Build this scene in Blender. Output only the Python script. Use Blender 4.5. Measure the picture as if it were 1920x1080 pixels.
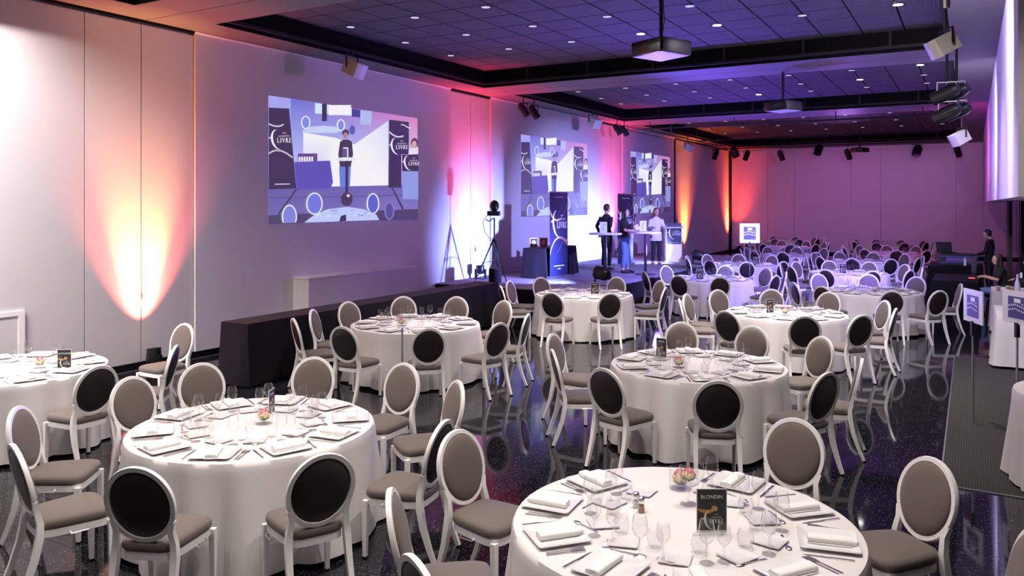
import bpy, math, random
from mathutils import Vector, Matrix
R = math.radians
for o in list(bpy.data.objects): bpy.data.objects.remove(o)
scene = bpy.context.scene
C = scene.collection

# ---------------------------------------------------------------- camera
cam_d = bpy.data.cameras.new('camera'); cam = bpy.data.objects.new('camera', cam_d); C.objects.link(cam)
cam.location = (0, 0, 2.45); cam.rotation_euler = (R(90), 0, R(30.134))
cam_d.sensor_width = 36; cam_d.lens = 36*1485/1920; cam_d.shift_y = -158/1920; cam_d.clip_end = 200
scene.camera = cam
# ---------------------------------------------------------------- world, exposure
w = bpy.data.worlds.new('world'); scene.world = w; w.use_nodes = True
w.node_tree.nodes['Background'].inputs[0].default_value = (0.30, 0.24, 0.45, 1)
w.node_tree.nodes['Background'].inputs[1].default_value = 0.02
vs = scene.view_settings
vs.view_transform = 'Standard'; vs.look = 'None'; vs.gamma = 1; vs.use_curve_mapping = False; vs.exposure = 0.0
scene.cycles.transparent_max_bounces = 40; scene.cycles.max_bounces = 8; scene.cycles.sample_clamp_indirect = 6

# ---------------------------------------------------------------- lights
def spot(name, loc, aim, watts, col, size=60, blend=.5, rad=.05):
    l = bpy.data.lights.new(name, 'SPOT'); l.energy = watts; l.color = col
    l.spot_size = R(size); l.spot_blend = blend; l.shadow_soft_size = rad
    o = bpy.data.objects.new(name, l); C.objects.link(o); o.location = loc
    d = Vector(aim) - Vector(loc)
    o.rotation_euler = d.to_track_quat('-Z', 'Y').to_euler()
    return o
GX = [-9.48, -8.07, -6.67, -5.26, -3.85, -2.43, -1.0]      # downlight columns
WARM = (1.0, .90, .83)
for gy in (5.3, 3.75, 2.2, .65):                           # house lights above the photographer: on
    for gx in GX[1:]:
        spot('house_lamp', (gx, gy, 5.545), (gx, gy, 0), (420 if gy > 5 and gx > -1.5 else 132 if gy > 1 else 60), WARM, 150 if gx > -1.5 else 98, .3 if gx > -1.5 else .8, .06)
for gy in (3.75, 2.2, .65):
    spot('house_lamp', (GX[0], gy, 5.545), (-11.6, gy+.6, 1.5), 1350, (1, .88, .85), 125, .6, .05)
BRIGHT = [(-5.26, 13.77, 5.545), (-3.85, 13.77, 5.545), (-1.0, 13.77, 5.545), (-5.26, 23.07, 5.545), (-2.43, 21.6, 5.545),
          (-1.0, 20.1, 5.545), (-5.9, 35.2, 5.545)]
for b in BRIGHT:
    spot('bright_lamp', b, (b[0], b[1], 0), 420 if b[1] < 15 else 130, (1, .90, .86), 95, .8, .06)
for b in ((-6.67, 10.66), (-5.26, 10.66), (-3.85, 10.66), (-2.43, 10.66), (-1.0, 10.66)):
    spot('bright_lamp', (*b, 5.545), (*b, 0), 680, WARM, 85, .8, .06)
# wall uplights: (y along the wall, core colour, halo colour, watts)
UP = [(7.42, (1, .55, .18), (1, .14, .10), 420), (16.35, (1, .10, .14), (1, .03, .10), 520), (25.2, (1, .10, .2), (1, .04, .16), 520),
      (33.2, (1, .30, .05), (1, .12, .02), 620), (40.2, (1, .20, .04), (1, .05, .03), 520)]
for uy, c1, c2, wt in UP:
    x0 = -10.38 if uy < 35 else -10.1
    z0 = .36 if (uy < 14 or uy > 28.2) else .98
    spot('uplight_core', (x0, uy, z0), (-10.72, uy, z0+1.7), wt*4.5, c1, 42, 1, .02)
    spot('uplight_halo', (x0, uy, z0), (-10.70, uy, z0+3.0), wt*3.6, c2, 72, 1, .02)
# blue-white floor washers on the stage front, aimed at the wall behind the stage
spot('stage_wash', (-7.42, 16.3, .95), (-10.7, 16.9, 1.35), 3000, (.26, .32, 1), 84, 1, .06)
spot('stage_wash', (-7.42, 23.5, .95), (-10.7, 23.3, 1.35), 3000, (.26, .32, 1), 84, 1, .06)
# hung spots on the right-hand rail aimed at the stage, then added violet fills and further washes
spot('stage_key', (-.62, 15.75, 4.1), (-8.4, 20.5, 1.5), 5000, (.34, .36, 1), 46, .6, .08)
spot('stage_key', (-.62, 15.75, 3.95), (-5.2, 21.5, 0.6), 5200, (.26, .20, 1), 80, .9, .08)
spot('ceiling_fill', (-7.1, 19.8, 1.2), (-4.8, 14.5, 5.6), 2600, (.16, .09, 1), 130, 1, .1)  # added upward pair without fixtures, stands in for violet bounce on the ceiling
spot('ceiling_fill', (-7.1, 24.5, 1.2), (-4.6, 24.0, 5.6), 1500, (.20, .08, 1), 140, 1, .1)
spot('wall_fill', (-.75, 15.75, 4.0), (-10.7, 12.5, 3.0), 800, (.50, .16, .66), 62, 1, .08)  # added violet fill near the cluster, only tints the left wall
spot('back_wash', (-5.84, 36.6, 4.3), (-5.4, 41, 2.0), 230, (.50, .14, .62), 140, 1, .1)
spot('back_wash', (-1.96, 36.6, 4.3), (-1.6, 41, 2.2), 230, (.46, .16, .60), 140, 1, .1)
spot('floor_wash', (-4.64, 36.4, 4.3), (-4.4, 28, 0.5), 1300, (.58, .22, 1), 95, 1, .1)
spot('bulkhead_wash', (-.55, 10.0, 4.9), (.4, 13.0, 3.4), 900, (.85, .78, 1), 120, 1, .05)
spot('bulkhead_wash', (-.45, 16.5, 4.0), (.4, 18.5, 3.6), 600, (.75, .66, 1), 130, 1, .05)
spot('bulkhead_wash', (-.4, 24.0, 3.9), (.4, 27.5, 3.8), 420, (1, .04, .5), 130, 1, .05)

# ---------------------------------------------------------------- materials
def mat(name, col, rough=.5, metal=0, bump=None, vary=None, coat=0, spec=None, sheen=0):
    m = bpy.data.materials.new(name); m.use_nodes = True; nt = m.node_tree; p = nt.nodes['Principled BSDF']
    p.inputs['Base Color'].default_value = (*col, 1); p.inputs['Roughness'].default_value = rough; p.inputs['Metallic'].default_value = metal
    if coat: p.inputs['Coat Weight'].default_value = coat
    if spec is not None: p.inputs['Specular IOR Level'].default_value = spec
    if sheen: p.inputs['Sheen Weight'].default_value = sheen
    if bump or vary:
        tc = nt.nodes.new('ShaderNodeTexCoord')
        n = nt.nodes.new('ShaderNodeTexNoise'); n.inputs['Scale'].default_value = (bump or vary)[0]; n.inputs['Detail'].default_value = 4
        nt.links.new(tc.outputs['Object'], n.inputs['Vector'])
        if bump:
            b = nt.nodes.new('ShaderNodeBump'); b.inputs['Strength'].default_value = bump[1]; b.inputs['Distance'].default_value = .01
            nt.links.new(n.outputs['Fac'], b.inputs['Height']); nt.links.new(b.outputs['Normal'], p.inputs['Normal'])
        if vary:
            mx = nt.nodes.new('ShaderNodeMix'); mx.data_type = 'RGBA'
            mx.inputs[6].default_value = (*[c*(1-vary[1]) for c in col], 1); mx.inputs[7].default_value = (*[min(1, c*(1+vary[1])) for c in col], 1)
            nt.links.new(n.outputs['Fac'], mx.inputs[0]); nt.links.new(mx.outputs[2], p.inputs['Base Color'])
    return m
def emit(name, col, s=1):
    m = bpy.data.materials.new(name); m.use_nodes = True; nt = m.node_tree; nt.nodes.remove(nt.nodes['Principled BSDF'])
    e = nt.nodes.new('ShaderNodeEmission'); e.inputs[0].default_value = (*col, 1); e.inputs[1].default_value = s
    nt.links.new(e.outputs[0], nt.nodes['Material Output'].inputs[0]); return m
def printed(name, glow=0, rough=.5):
    m = bpy.data.materials.new(name); m.use_nodes = True; nt = m.node_tree; p = nt.nodes['Principled BSDF']
    a = nt.nodes.new('ShaderNodeVertexColor'); a.layer_name = 'Col'
    if glow:
        p.inputs['Base Color'].default_value = (.14, .14, .14, 1)
        nt.links.new(a.outputs[0], p.inputs['Emission Color']); p.inputs['Emission Strength'].default_value = glow
    else: nt.links.new(a.outputs[0], p.inputs['Base Color'])
    p.inputs['Roughness'].default_value = rough
    return m
def glass_mat():
    m = bpy.data.materials.new('clear_glass'); m.use_nodes = True; nt = m.node_tree; nt.nodes.remove(nt.nodes['Principled BSDF'])
    t = nt.nodes.new('ShaderNodeBsdfTransparent'); t.inputs[0].default_value = (.965, .965, .975, 1)
    g = nt.nodes.new('ShaderNodeBsdfGlossy'); g.inputs['Roughness'].default_value = .02
    lw = nt.nodes.new('ShaderNodeLayerWeight'); lw.inputs[0].default_value = .5
    pw = nt.nodes.new('ShaderNodeMath'); pw.operation = 'POWER'; pw.inputs[1].default_value = 2.8
    ml = nt.nodes.new('ShaderNodeMath'); ml.operation = 'MULTIPLY_ADD'; ml.inputs[1].default_value = .95; ml.inputs[2].default_value = .06
    nt.links.new(lw.outputs['Facing'], pw.inputs[0]); nt.links.new(pw.outputs[0], ml.inputs[0])
    mx = nt.nodes.new('ShaderNodeMixShader')
    nt.links.new(ml.outputs[0], mx.inputs[0]); nt.links.new(t.outputs[0], mx.inputs[1]); nt.links.new(g.outputs[0], mx.inputs[2])
    nt.links.new(mx.outputs[0], nt.nodes['Material Output'].inputs[0]); return m
def granite(name):
    m = mat(name, (.008, .008, .011), .05, spec=.38); nt = m.node_tree; p = nt.nodes['Principled BSDF']
    g = nt.nodes.new('ShaderNodeNewGeometry'); v = nt.nodes.new('ShaderNodeTexVoronoi'); v.inputs['Scale'].default_value = 130
    nt.links.new(g.outputs['Position'], v.inputs['Vector'])
    cr = nt.nodes.new('ShaderNodeValToRGB'); cr.color_ramp.elements[0].position = .91; cr.color_ramp.elements[0].color = (.007, .007, .010, 1)
    cr.color_ramp.elements[1].position = .97; cr.color_ramp.elements[1].color = (.10, .10, .12, 1)
    sx = nt.nodes.new('ShaderNodeSeparateColor'); nt.links.new(v.outputs['Color'], sx.inputs[0]); nt.links.new(sx.outputs[0], cr.inputs[0])
    nt.links.new(cr.outputs[0], p.inputs['Base Color']); return m
def carpet_mat():
    m = mat('ribbed_carpet', (.02, .019, .018), .95); nt = m.node_tree; p = nt.nodes['Principled BSDF']
    g = nt.nodes.new('ShaderNodeNewGeometry'); wv = nt.nodes.new('ShaderNodeTexWave'); wv.inputs['Scale'].default_value = 14; wv.inputs['Distortion'].default_value = 1.5
    nt.links.new(g.outputs['Position'], wv.inputs['Vector'])
    cr = nt.nodes.new('ShaderNodeValToRGB'); cr.color_ramp.elements[0].color = (.010, .010, .010, 1); cr.color_ramp.elements[1].color = (.035, .033, .030, 1)
    nt.links.new(wv.outputs['Fac'], cr.inputs[0]); nt.links.new(cr.outputs[0], p.inputs['Base Color']); return m
def tile_mat():
    m = mat('acoustic_tile', (.085, .08, .095), .8); nt = m.node_tree; p = nt.nodes['Principled BSDF']
    tc = nt.nodes.new('ShaderNodeTexCoord'); wv = nt.nodes.new('ShaderNodeTexWave'); wv.inputs['Scale'].default_value = 5.5; wv.bands_direction = 'Y'
    nt.links.new(tc.outputs['Object'], wv.inputs['Vector'])
    b = nt.nodes.new('ShaderNodeBump'); b.inputs['Strength'].default_value = .35; b.inputs['Distance'].default_value = .01
    nt.links.new(wv.outputs['Fac'], b.inputs['Height']); nt.links.new(b.outputs['Normal'], p.inputs['Normal']); return m
M = dict(
    wall=mat('white_wall_paint', (.62, .60, .60), .55, vary=(1.5, .03)), screen=mat('white_screen_panel', (.66, .64, .65), .6),
    soffit=mat('grey_soffit', (.15, .135, .145), .6), black=mat('matt_black', (.006, .006, .007), .8, spec=.1), tile=tile_mat(),
    rail=mat('dark_rail', (.02, .02, .023), .6, spec=.2), granite=granite('black_granite'), joint=mat('tile_joint', (.03, .03, .033), .6),
    carpet=carpet_mat(), alu=mat('brushed_aluminium', (.6, .6, .62), .35, 1), white=mat('white_lacquer', (.88, .86, .85), .35),
    taupe=mat('taupe_fabric', (.135, .108, .096), .8, bump=(350, .15), vary=(6, .05), sheen=.15), dark=mat('dark_brown_leatherette', (.022, .015, .016), .42, bump=(12, .06)),
    cloth=mat('white_table_linen', (.70, .67, .67), .8, bump=(7, .10)), china=mat('white_china', (.80, .79, .80), .12, coat=.5),
    napkin=mat('white_napkin', (.82, .80, .79), .85, bump=(60, .1)), steel=mat('polished_cutlery', (.72, .70, .70), .30, 1), glass=glass_mat(),
    petal_pink=mat('pink_petal', (.82, .30, .34), .6), petal_cream=mat('cream_petal', (.85, .70, .45), .6), leaf=mat('green_leaf', (.12, .22, .03), .5),
    drape=mat('black_drape', (.009, .006, .010), .9, bump=(9, .2), spec=.12, sheen=.06), blackmetal=mat('black_metal', (.012, .012, .013), .35), shiny=mat('gloss_black', (.010, .010, .012), .2),
    print=printed('printed_colours'), glow=printed('projected_light', .85), speaker=mat('speaker_white', (.74, .72, .70), .45), wood=mat('speaker_side', (.62, .50, .36), .5),
    lens=emit('dim_lamp_lens', (.80, .66, 1), .85), lensbright=emit('bright_lamp_lens', (1, .95, .88), 25), blue_lens=emit('blue_lamp_lens', (.45, .5, 1), 6),
    stage=mat('grey_stage_carpet', (.22, .22, .25), .85, vary=(20, .1)), skin=mat('skin', (.55, .32, .24), .55), hair_dark=mat('dark_hair', (.022, .014, .011), .55),
    hair_red=mat('auburn_hair', (.16, .045, .02), .55), suit=mat('dark_suit', (.012, .013, .020), .8), tee=mat('black_tee', (.008, .008, .010), .85),
    jeans=mat('blue_denim', (.10, .17, .34), .85), blouse=mat('white_blouse', (.74, .72, .72), .8), shoe=mat('dark_shoe', (.02, .016, .018), .5),
    acrylic=mat('clear_acrylic', (.75, .76, .85), .1, spec=.5), kraft=mat('kraft_paper_cup', (.42, .25, .13), .7), laptop=mat('dark_plastic', (.02, .02, .023), .4),
    monitor=emit('screen_glow', (.35, .75, .85), 1.2), redglow=emit('red_key_glow', (1, .1, .08), 1.5), signwhite=mat('white_sign_board', (.72, .70, .76), .4),
    pane=mat('dusky_window_pane', (.20, .12, .34), .3), mirror=mat('frame_gold', (.35, .18, .12), .5), uplens=emit('uplight_lens', (1, .5, .15), 4),
)

# ---------------------------------------------------------------- mesh helpers
class MB:
    def __init__(s): s.v = []; s.f = []
    def box(s, x0, x1, y0, y1, z0, z1, mtx=None):
        b = len(s.v); P = [(x0, y0, z0), (x1, y0, z0), (x1, y1, z0), (x0, y1, z0), (x0, y0, z1), (x1, y0, z1), (x1, y1, z1), (x0, y1, z1)]
        if mtx: P = [tuple(mtx @ Vector(p)) for p in P]
        s.v += P; s.f += [tuple(b+i for i in q) for q in ((3, 2, 1, 0), (4, 5, 6, 7), (0, 1, 5, 4), (1, 2, 6, 5), (2, 3, 7, 6), (3, 0, 4, 7))]; return s
    def rings(s, rs, close=True, cap0=True, cap1=True):
        n = len(rs[0]); b = len(s.v)
        for r in rs: s.v += [tuple(p) for p in r]
        for i in range(len(rs)-1):
            for j in range(n if close else n-1):
                k = (j+1) % n; s.f.append((b+i*n+j, b+i*n+k, b+(i+1)*n+k, b+(i+1)*n+j))
        if cap0: s.f.append(tuple(b+j for j in reversed(range(n))))
        if cap1: s.f.append(tuple(b+(len(rs)-1)*n+j for j in range(n)))
        return s
    def lathe(s, prof, n=20, cx=0, cy=0, cap0=False, cap1=False):
        return s.rings([[(cx+r*math.cos(2*math.pi*j/n), cy+r*math.sin(2*math.pi*j/n), z) for j in range(n)] for r, z in prof], True, cap0, cap1)
    def tube(s, pts, rad, n=8, sq=False, up=(0, 0, 1)):
        pts = [Vector(p) for p in pts]; rs = []
        if not isinstance(rad, (list, tuple)): rad = [rad]*len(pts)
        prev = None
        for i, p in enumerate(pts):
            t = (pts[min(i+1, len(pts)-1)] - pts[max(i-1, 0)]).normalized()
            if prev is None:
                a = Vector(up).cross(t)
                if a.length < .1: a = Vector((1, 0, 0)).cross(t)
                a.normalize()
            else:
                a = prev - t*prev.dot(t); a.normalize()
            prev = a; c = t.cross(a); r = rad[i]
            if sq: q = [(-1, -1), (1, -1), (1, 1), (-1, 1)]; rs.append([p+a*r*x+c*r*y for x, y in q])
            else: rs.append([p+a*r*math.cos(2*math.pi*j/n)+c*r*math.sin(2*math.pi*j/n) for j in range(n)])
        return s.rings(rs)
    def ball(s, c, rx, ry=None, rz=None, n=12, m=8):
        ry = ry or rx; rz = rz or rx
        rs = []
        for i in range(m+1):
            a = -math.pi/2 + math.pi*i/m; k = max(math.cos(a), .02)
            rs.append([(c[0]+rx*k*math.cos(2*math.pi*j/n), c[1]+ry*k*math.sin(2*math.pi*j/n), c[2]+rz*math.sin(a)) for j in range(n)])
        return s.rings(rs)
    def prism(s, poly, d, mtx=None):          # poly in XZ, depth d along Y
        r0 = [(x, 0, z) for x, z in poly]; r1 = [(x, d, z) for x, z in poly]
        if mtx: r0 = [tuple(mtx @ Vector(p)) for p in r0]; r1 = [tuple(mtx @ Vector(p)) for p in r1]
        return s.rings([r0, r1])
    def mesh(s, name, m, smooth=None):
        me = bpy.data.meshes.new(name); me.from_pydata(s.v, [], s.f); me.materials.append(m)
        if smooth is not None:
            me.polygons.foreach_set('use_smooth', [True]*len(me.polygons)); me.set_sharp_from_angle(angle=R(smooth))
        me.update(); return me
    def build(s, name, m, parent=None, smooth=None): return obj(name, s.mesh(name, m, smooth), parent)
def obj(name, me, parent=None, loc=None, rz=None):
    o = bpy.data.objects.new(name, me); C.objects.link(o); o.parent = parent
    if loc: o.location = loc
    if rz is not None: o.rotation_euler.z = rz
    return o
LABELS = {}
def tag(o, label, cat, group=None, kind=None):
    if label in LABELS and not kind:
        LABELS[label] += 1; label = label + ', another one'*1 if LABELS[label] == 2 else label + ', one more'
    LABELS.setdefault(label, 1)
    o['label'] = label; o['category'] = cat
    if group: o['group'] = group
    if kind: o['kind'] = kind
    return o
def thing(name, label, cat, loc=(0, 0, 0), rz=0, group=None):
    o = bpy.data.objects.new(name, None); C.objects.link(o); o.empty_display_size = .1
    o.location = loc; o.rotation_euler.z = rz; return tag(o, label, cat, group)
def proto(parts):            # [(name, mesh, [(subname, mesh)...])]
    return parts
def stamp(parts, root):
    for p in parts:
        o = obj(p[0], p[1], root)
        for q in (p[2] if len(p) > 2 else ()): obj(q[0], q[1], o)
def struct(name, mb, m, smooth=None):
    o = mb.build(name, m, None, smooth); o['kind'] = 'structure'; return o

# ================================================================ structure
WX, BY, RX, FY = -10.7, 41.0, 3.2, -4.0       # left wall, back wall, right wall, wall behind the camera
CZ, TZ = 5.19, 5.57                           # soffit and coffer tile heights
# floor: one bed, the granite tiles that show largest as single pieces, the rest joined
fl = struct('floor', MB().box(WX-.3, RX+.3, FY-.3, BY+.3, -.12, -.006), M['joint'])
TS = .45
def tile_box(mb, x, y, g=.0015): return mb.box(x+g, x+TS-g, y+g, y+TS-g, -.006, 0)
tm = tile_box(MB(), 0, 0).mesh('floor_tile', M['granite'])
near = set()
for i in range(10):
    for j in range(30):
        obj('floor_tile', tm, fl, (-.23-TS*(i+1), 3.3+TS*j, 0)); near.add((i, j))
rest = MB()
i0 = -8; 
for i in range(-8, 24):
    for j in range(-17, 84):
        if (i, j) in near: continue
        x = -.23-TS*(i+1); y = 3.3+TS*j
        if x < WX-.2 or x > RX: continue
        tile_box(rest, x, y)
ro = rest.build('floor_tiles', M['granite'], fl); ro['kind'] = 'stuff'
carpet = struct('floor_carpet', MB().box(-.23, RX, 7.83, 14.51, .0005, .008), M['carpet'])
for k, b in enumerate([(-.245, -.23, 7.815, 14.525), (-.23, RX, 7.815, 7.83), (-.23, RX, 14.51, 14.525)]):
    struct('trim_%d' % (k+1), MB().box(*b, .0005, .010), M['alu'])
# left wall: separate movable partition panels
wl = struct('wall_left', MB().box(WX-.25, WX-.05, FY, BY, 0, 5.9), M['wall'])
seams = [FY, -.5, 2.6, 6.56, 7.43, 8.35, 15.49, 16.4, 17.29, 24.14, 25.15, 26.17, 31.75, 32.05, 33.15, 34.25, 37.4, 40.4, BY]
for a, b in zip(seams, seams[1:]):
    dark = abs(a-31.75) < .01 or abs(a-40.4) < .01
    proud = .035 if b-a > 5 else 0
    z1 = 5.165 if proud else 5.12
    p = MB().box(WX-.05, WX+proud, a+.008, b-.008, .1, z1).build('wall_panel', M['black'] if dark else (M['screen'] if proud else M['wall']), wl)
    if proud: MB().box(WX-.02, WX+proud+.02, a, b, z1, z1+.02).build('top_rail', M['white'], wl)
    elif not dark: MB().box(WX-.02, WX+.03, a, b, z1+.03, CZ).build('head_track', M['black'], wl)
struct('baseboard_left', MB().box(WX-.05, WX+.012, FY, BY, 0, .1), M['black'])
MB().box(WX-.05, WX+.02, 4.3, 5.71, .1, 1.03).build('access_panel', M['wall'], wl)
MB().box(WX, WX+.03, 5.66, 5.74, .1, 1.06).box(WX, WX+.03, 4.3, 5.66, 1.0, 1.06).build('access_panel_frame', M['white'], wl)
# back wall panels
wb = struct('wall_back', MB().box(WX-.2, RX+.2, BY+.04, BY+.3, 0, 5.9), M['wall'])
bs = [WX, -8.9, -7.6, -5.0, -3.7, -.6, .45, 1.7, RX]
for a, b in zip(bs, bs[1:]):
    for z0, z1 in ((.1, 2.35), (2.36, 5.1)): MB().box(a+.006, b-.006, BY, BY+.05, z0, z1).build('wall_panel', M['wall'], wb)
MB().box(-5.0, -3.72, BY-.05, BY, 0, 2.25).build('double_door_leaf', M['wall'], wb)
MB().box(WX, RX, BY-.01, BY+.04, 0, .1).build('skirting', M['black'], wb)
# wall behind the camera and right wall
struct('wall_front', MB().box(WX-.2, RX+.2, FY-.2, FY, 0, 5.9), M['soffit'])
wr = struct('wall_right', MB().box(RX, RX+.2, FY, BY, 0, 5.9), M['black'])
for y in (22, 25, 28, 31, 34, 37):
    f = MB().box(RX-.06, RX, y-.9, y+.9, .3, 2.5).build('window_frame', M['rail'], wr); MB().box(RX-.065, RX-.06, y-.8, y+.8, .4, 2.4).build('pane', M['pane'], f)
bk = struct('wall_bulkhead', MB().box(.43, 1.05, 9.2, 36.0, 2.55, CZ), M['wall'])
for k in range(9):
    a = 9.2+k*2.98; MB().box(.395, .43, a+.006, a+2.974, 2.52, CZ-.01).build('wall_panel', M['screen'], bk)
MB().box(.39, 1.06, 9.14, 9.2, 2.52, CZ).build('end_panel', M['wall'], bk); MB().box(.43, 1.05, 9.2, 36, 2.52, 2.55).build('underside_panel', M['wall'], bk)
for k, (x, y) in enumerate([(.98, 27.5), (1.22, 26.0)]): struct('trim_%d' % (k+6), MB().box(x-.05, x+.05, y-.05, y+.05, 0, 2.52).box(x-.09, x-.07, y-.09, y+.09, 0, 2.52), M['blackmetal'])
struct('wall_niche', MB().box(1.25, 1.5, 26.6, 27.3, 0, 2.5), M['wall'])
# ceiling: soffit strips round four tiled coffers
CX0, CX1 = -10.0, -.3
cofs = [(-2.2, 6.85), (8.18, 15.89), (17.32, 24.62), (26.3, 38.6)]
cl = MB().box(WX-.2, CX0, FY, BY, CZ, 5.9).box(CX1, RX+.2, FY, BY, CZ, 5.9)
ys = [FY]+[v for c in cofs for v in c]+[BY+.2]
for a, b in zip(ys[::2], ys[1::2]): cl.box(CX0, CX1, a, b, CZ, 5.9)
ceil = struct('ceiling', cl, M['soffit'])
for y in (7.48, 16.62): MB().box(WX, CX1, y-.006, y+.006, CZ-.001, CZ+.01).build('soffit_joint', M['black'], ceil)
tmesh = MB().box(-.340, .340, -.372, .372, 0, .02).mesh('ceiling_tile', M['tile'])
tmesh2 = MB().box(-.372, .372, -.340, .340, 0, .02).mesh('ceiling_tile', M['tile'])
far = MB()
for k, (a, b) in enumerate(cofs):
    for (bx, nm) in (((CX0-.01, CX0+.02, a, b), 0), ((CX1-.02, CX1+.01, a, b), 0), ((CX0, CX1, a-.01, a+.02), 0), ((CX0, CX1, b-.02, b+.01), 0)):
        MB().box(*bx, CZ+.004, 5.88).build('coffer_side', M['black'], ceil)
    MB().box(CX0+.02, CX0+.09, a+.05, b-.05, CZ+.06, CZ+.11).box(CX1-.09, CX1-.02, a+.05, b-.05, CZ+.06, CZ+.11).box(CX0+.1, CX1-.1, b-.12, b-.05, CZ+.06, CZ+.11).build('lighting_rail', M['rail'], ceil)
    hang = MB()
    for t in range(6): hang.box(CX0+1.2+t*1.5, CX0+1.25+t*1.5, b-.1, b-.06, CZ+.1, 5.87)
    hang.build('rail_hanger', M['rail'], ceil)
    nx, ny = 14, int((b-a)/.77); dx = (CX1-CX0-.1)/nx; dy = (b-a-.1)/ny
    for i in range(nx):
        for j in range(ny):
            x = CX0+.05+dx*(i+.5); y = a+.05+dy*(j+.5)
            if k in (1, 2):
                o = obj('ceiling_tile', tmesh, ceil, (x, y, TZ)) if (i+j) % 2 else obj('ceiling_tile', tmesh2, ceil, (x, y, TZ), R(90))
                o.scale = (dx/.708, dy/.772, 1) if (i+j) % 2 else (dy/.772, dx/.708, 1)
            else: far.box(x-dx/2+.012, x+dx/2-.012, y-dy/2+.012, y+dy/2-.012, TZ, TZ+.02)
    MB().box(CX0, CX1, a, b, TZ+.025, TZ+.06).build('coffer_backing', M['black'], ceil)
fo = far.build('ceiling_tiles', M['tile'], ceil); fo['kind'] = 'stuff'
# recessed downlights
trim_me = MB().lathe([(.075, -.004), (.105, -.006), (.11, 0), (.075, .0)], 20).mesh('trim_ring', M['rail'], 40)
lens_me = {b: MB().lathe([(.0, -.0035), (.075, -.0035)], 20).mesh('lens', M['lensbright' if b else 'lens']) for b in (0, 1)}
ROWS = {0: (5.3, 3.75, 2.2, .65), 1: (10.66, 12.22, 13.77), 2: (20.0, 21.6, 23.1), 3: (30.0, 32.6, 35.2)}
COLN = ['first', 'second', 'third', 'fourth', 'fifth', 'sixth', 'seventh']
for cf, rows in ROWS.items():
    for ri, y in enumerate(rows):
        for ci, x in enumerate(GX):
            br = cf == 0 or any(abs(b[0]-x) < .3 and abs(b[1]-y) < .3 for b in BRIGHT)
            if cf == 0 and False: continue
            t = thing('recessed_downlight', '%s ceiling downlight, %s column, %s row, %s coffer' % ('bright warm' if br else 'dim lilac', COLN[ci], ['first', 'second', 'third', 'fourth'][ri], ['overhead', 'nearest visible', 'middle', 'farthest'][cf]), 'downlight', (x, y, TZ), 0, 'recessed ceiling downlights')
            stamp([('trim_ring', trim_me), ('lens', lens_me[1 if br else 0])], t)
# stage and low white wall box
stg = MB().box(WX, -6.85, 14.86, 28.2, 0, .60)
so = struct('stage_platform', stg, M['drape'])
for i in range(7):
    for j in range(2):
        a = 14.86+i*1.906; x0 = WX+j*1.925
        MB().box(x0+.01, x0+1.915, a+.01, a+1.896, .60, .62).build('deck_panel', M['stage'], so)
wbx = struct('wall_box', MB().box(WX, -10.28, 10.45, 13.64, 0, 1.1), M['wall'])
MB().box(WX, -10.26, 10.43, 13.66, 1.1, 1.12).build('box_lid', M['white'], wbx)

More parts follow.
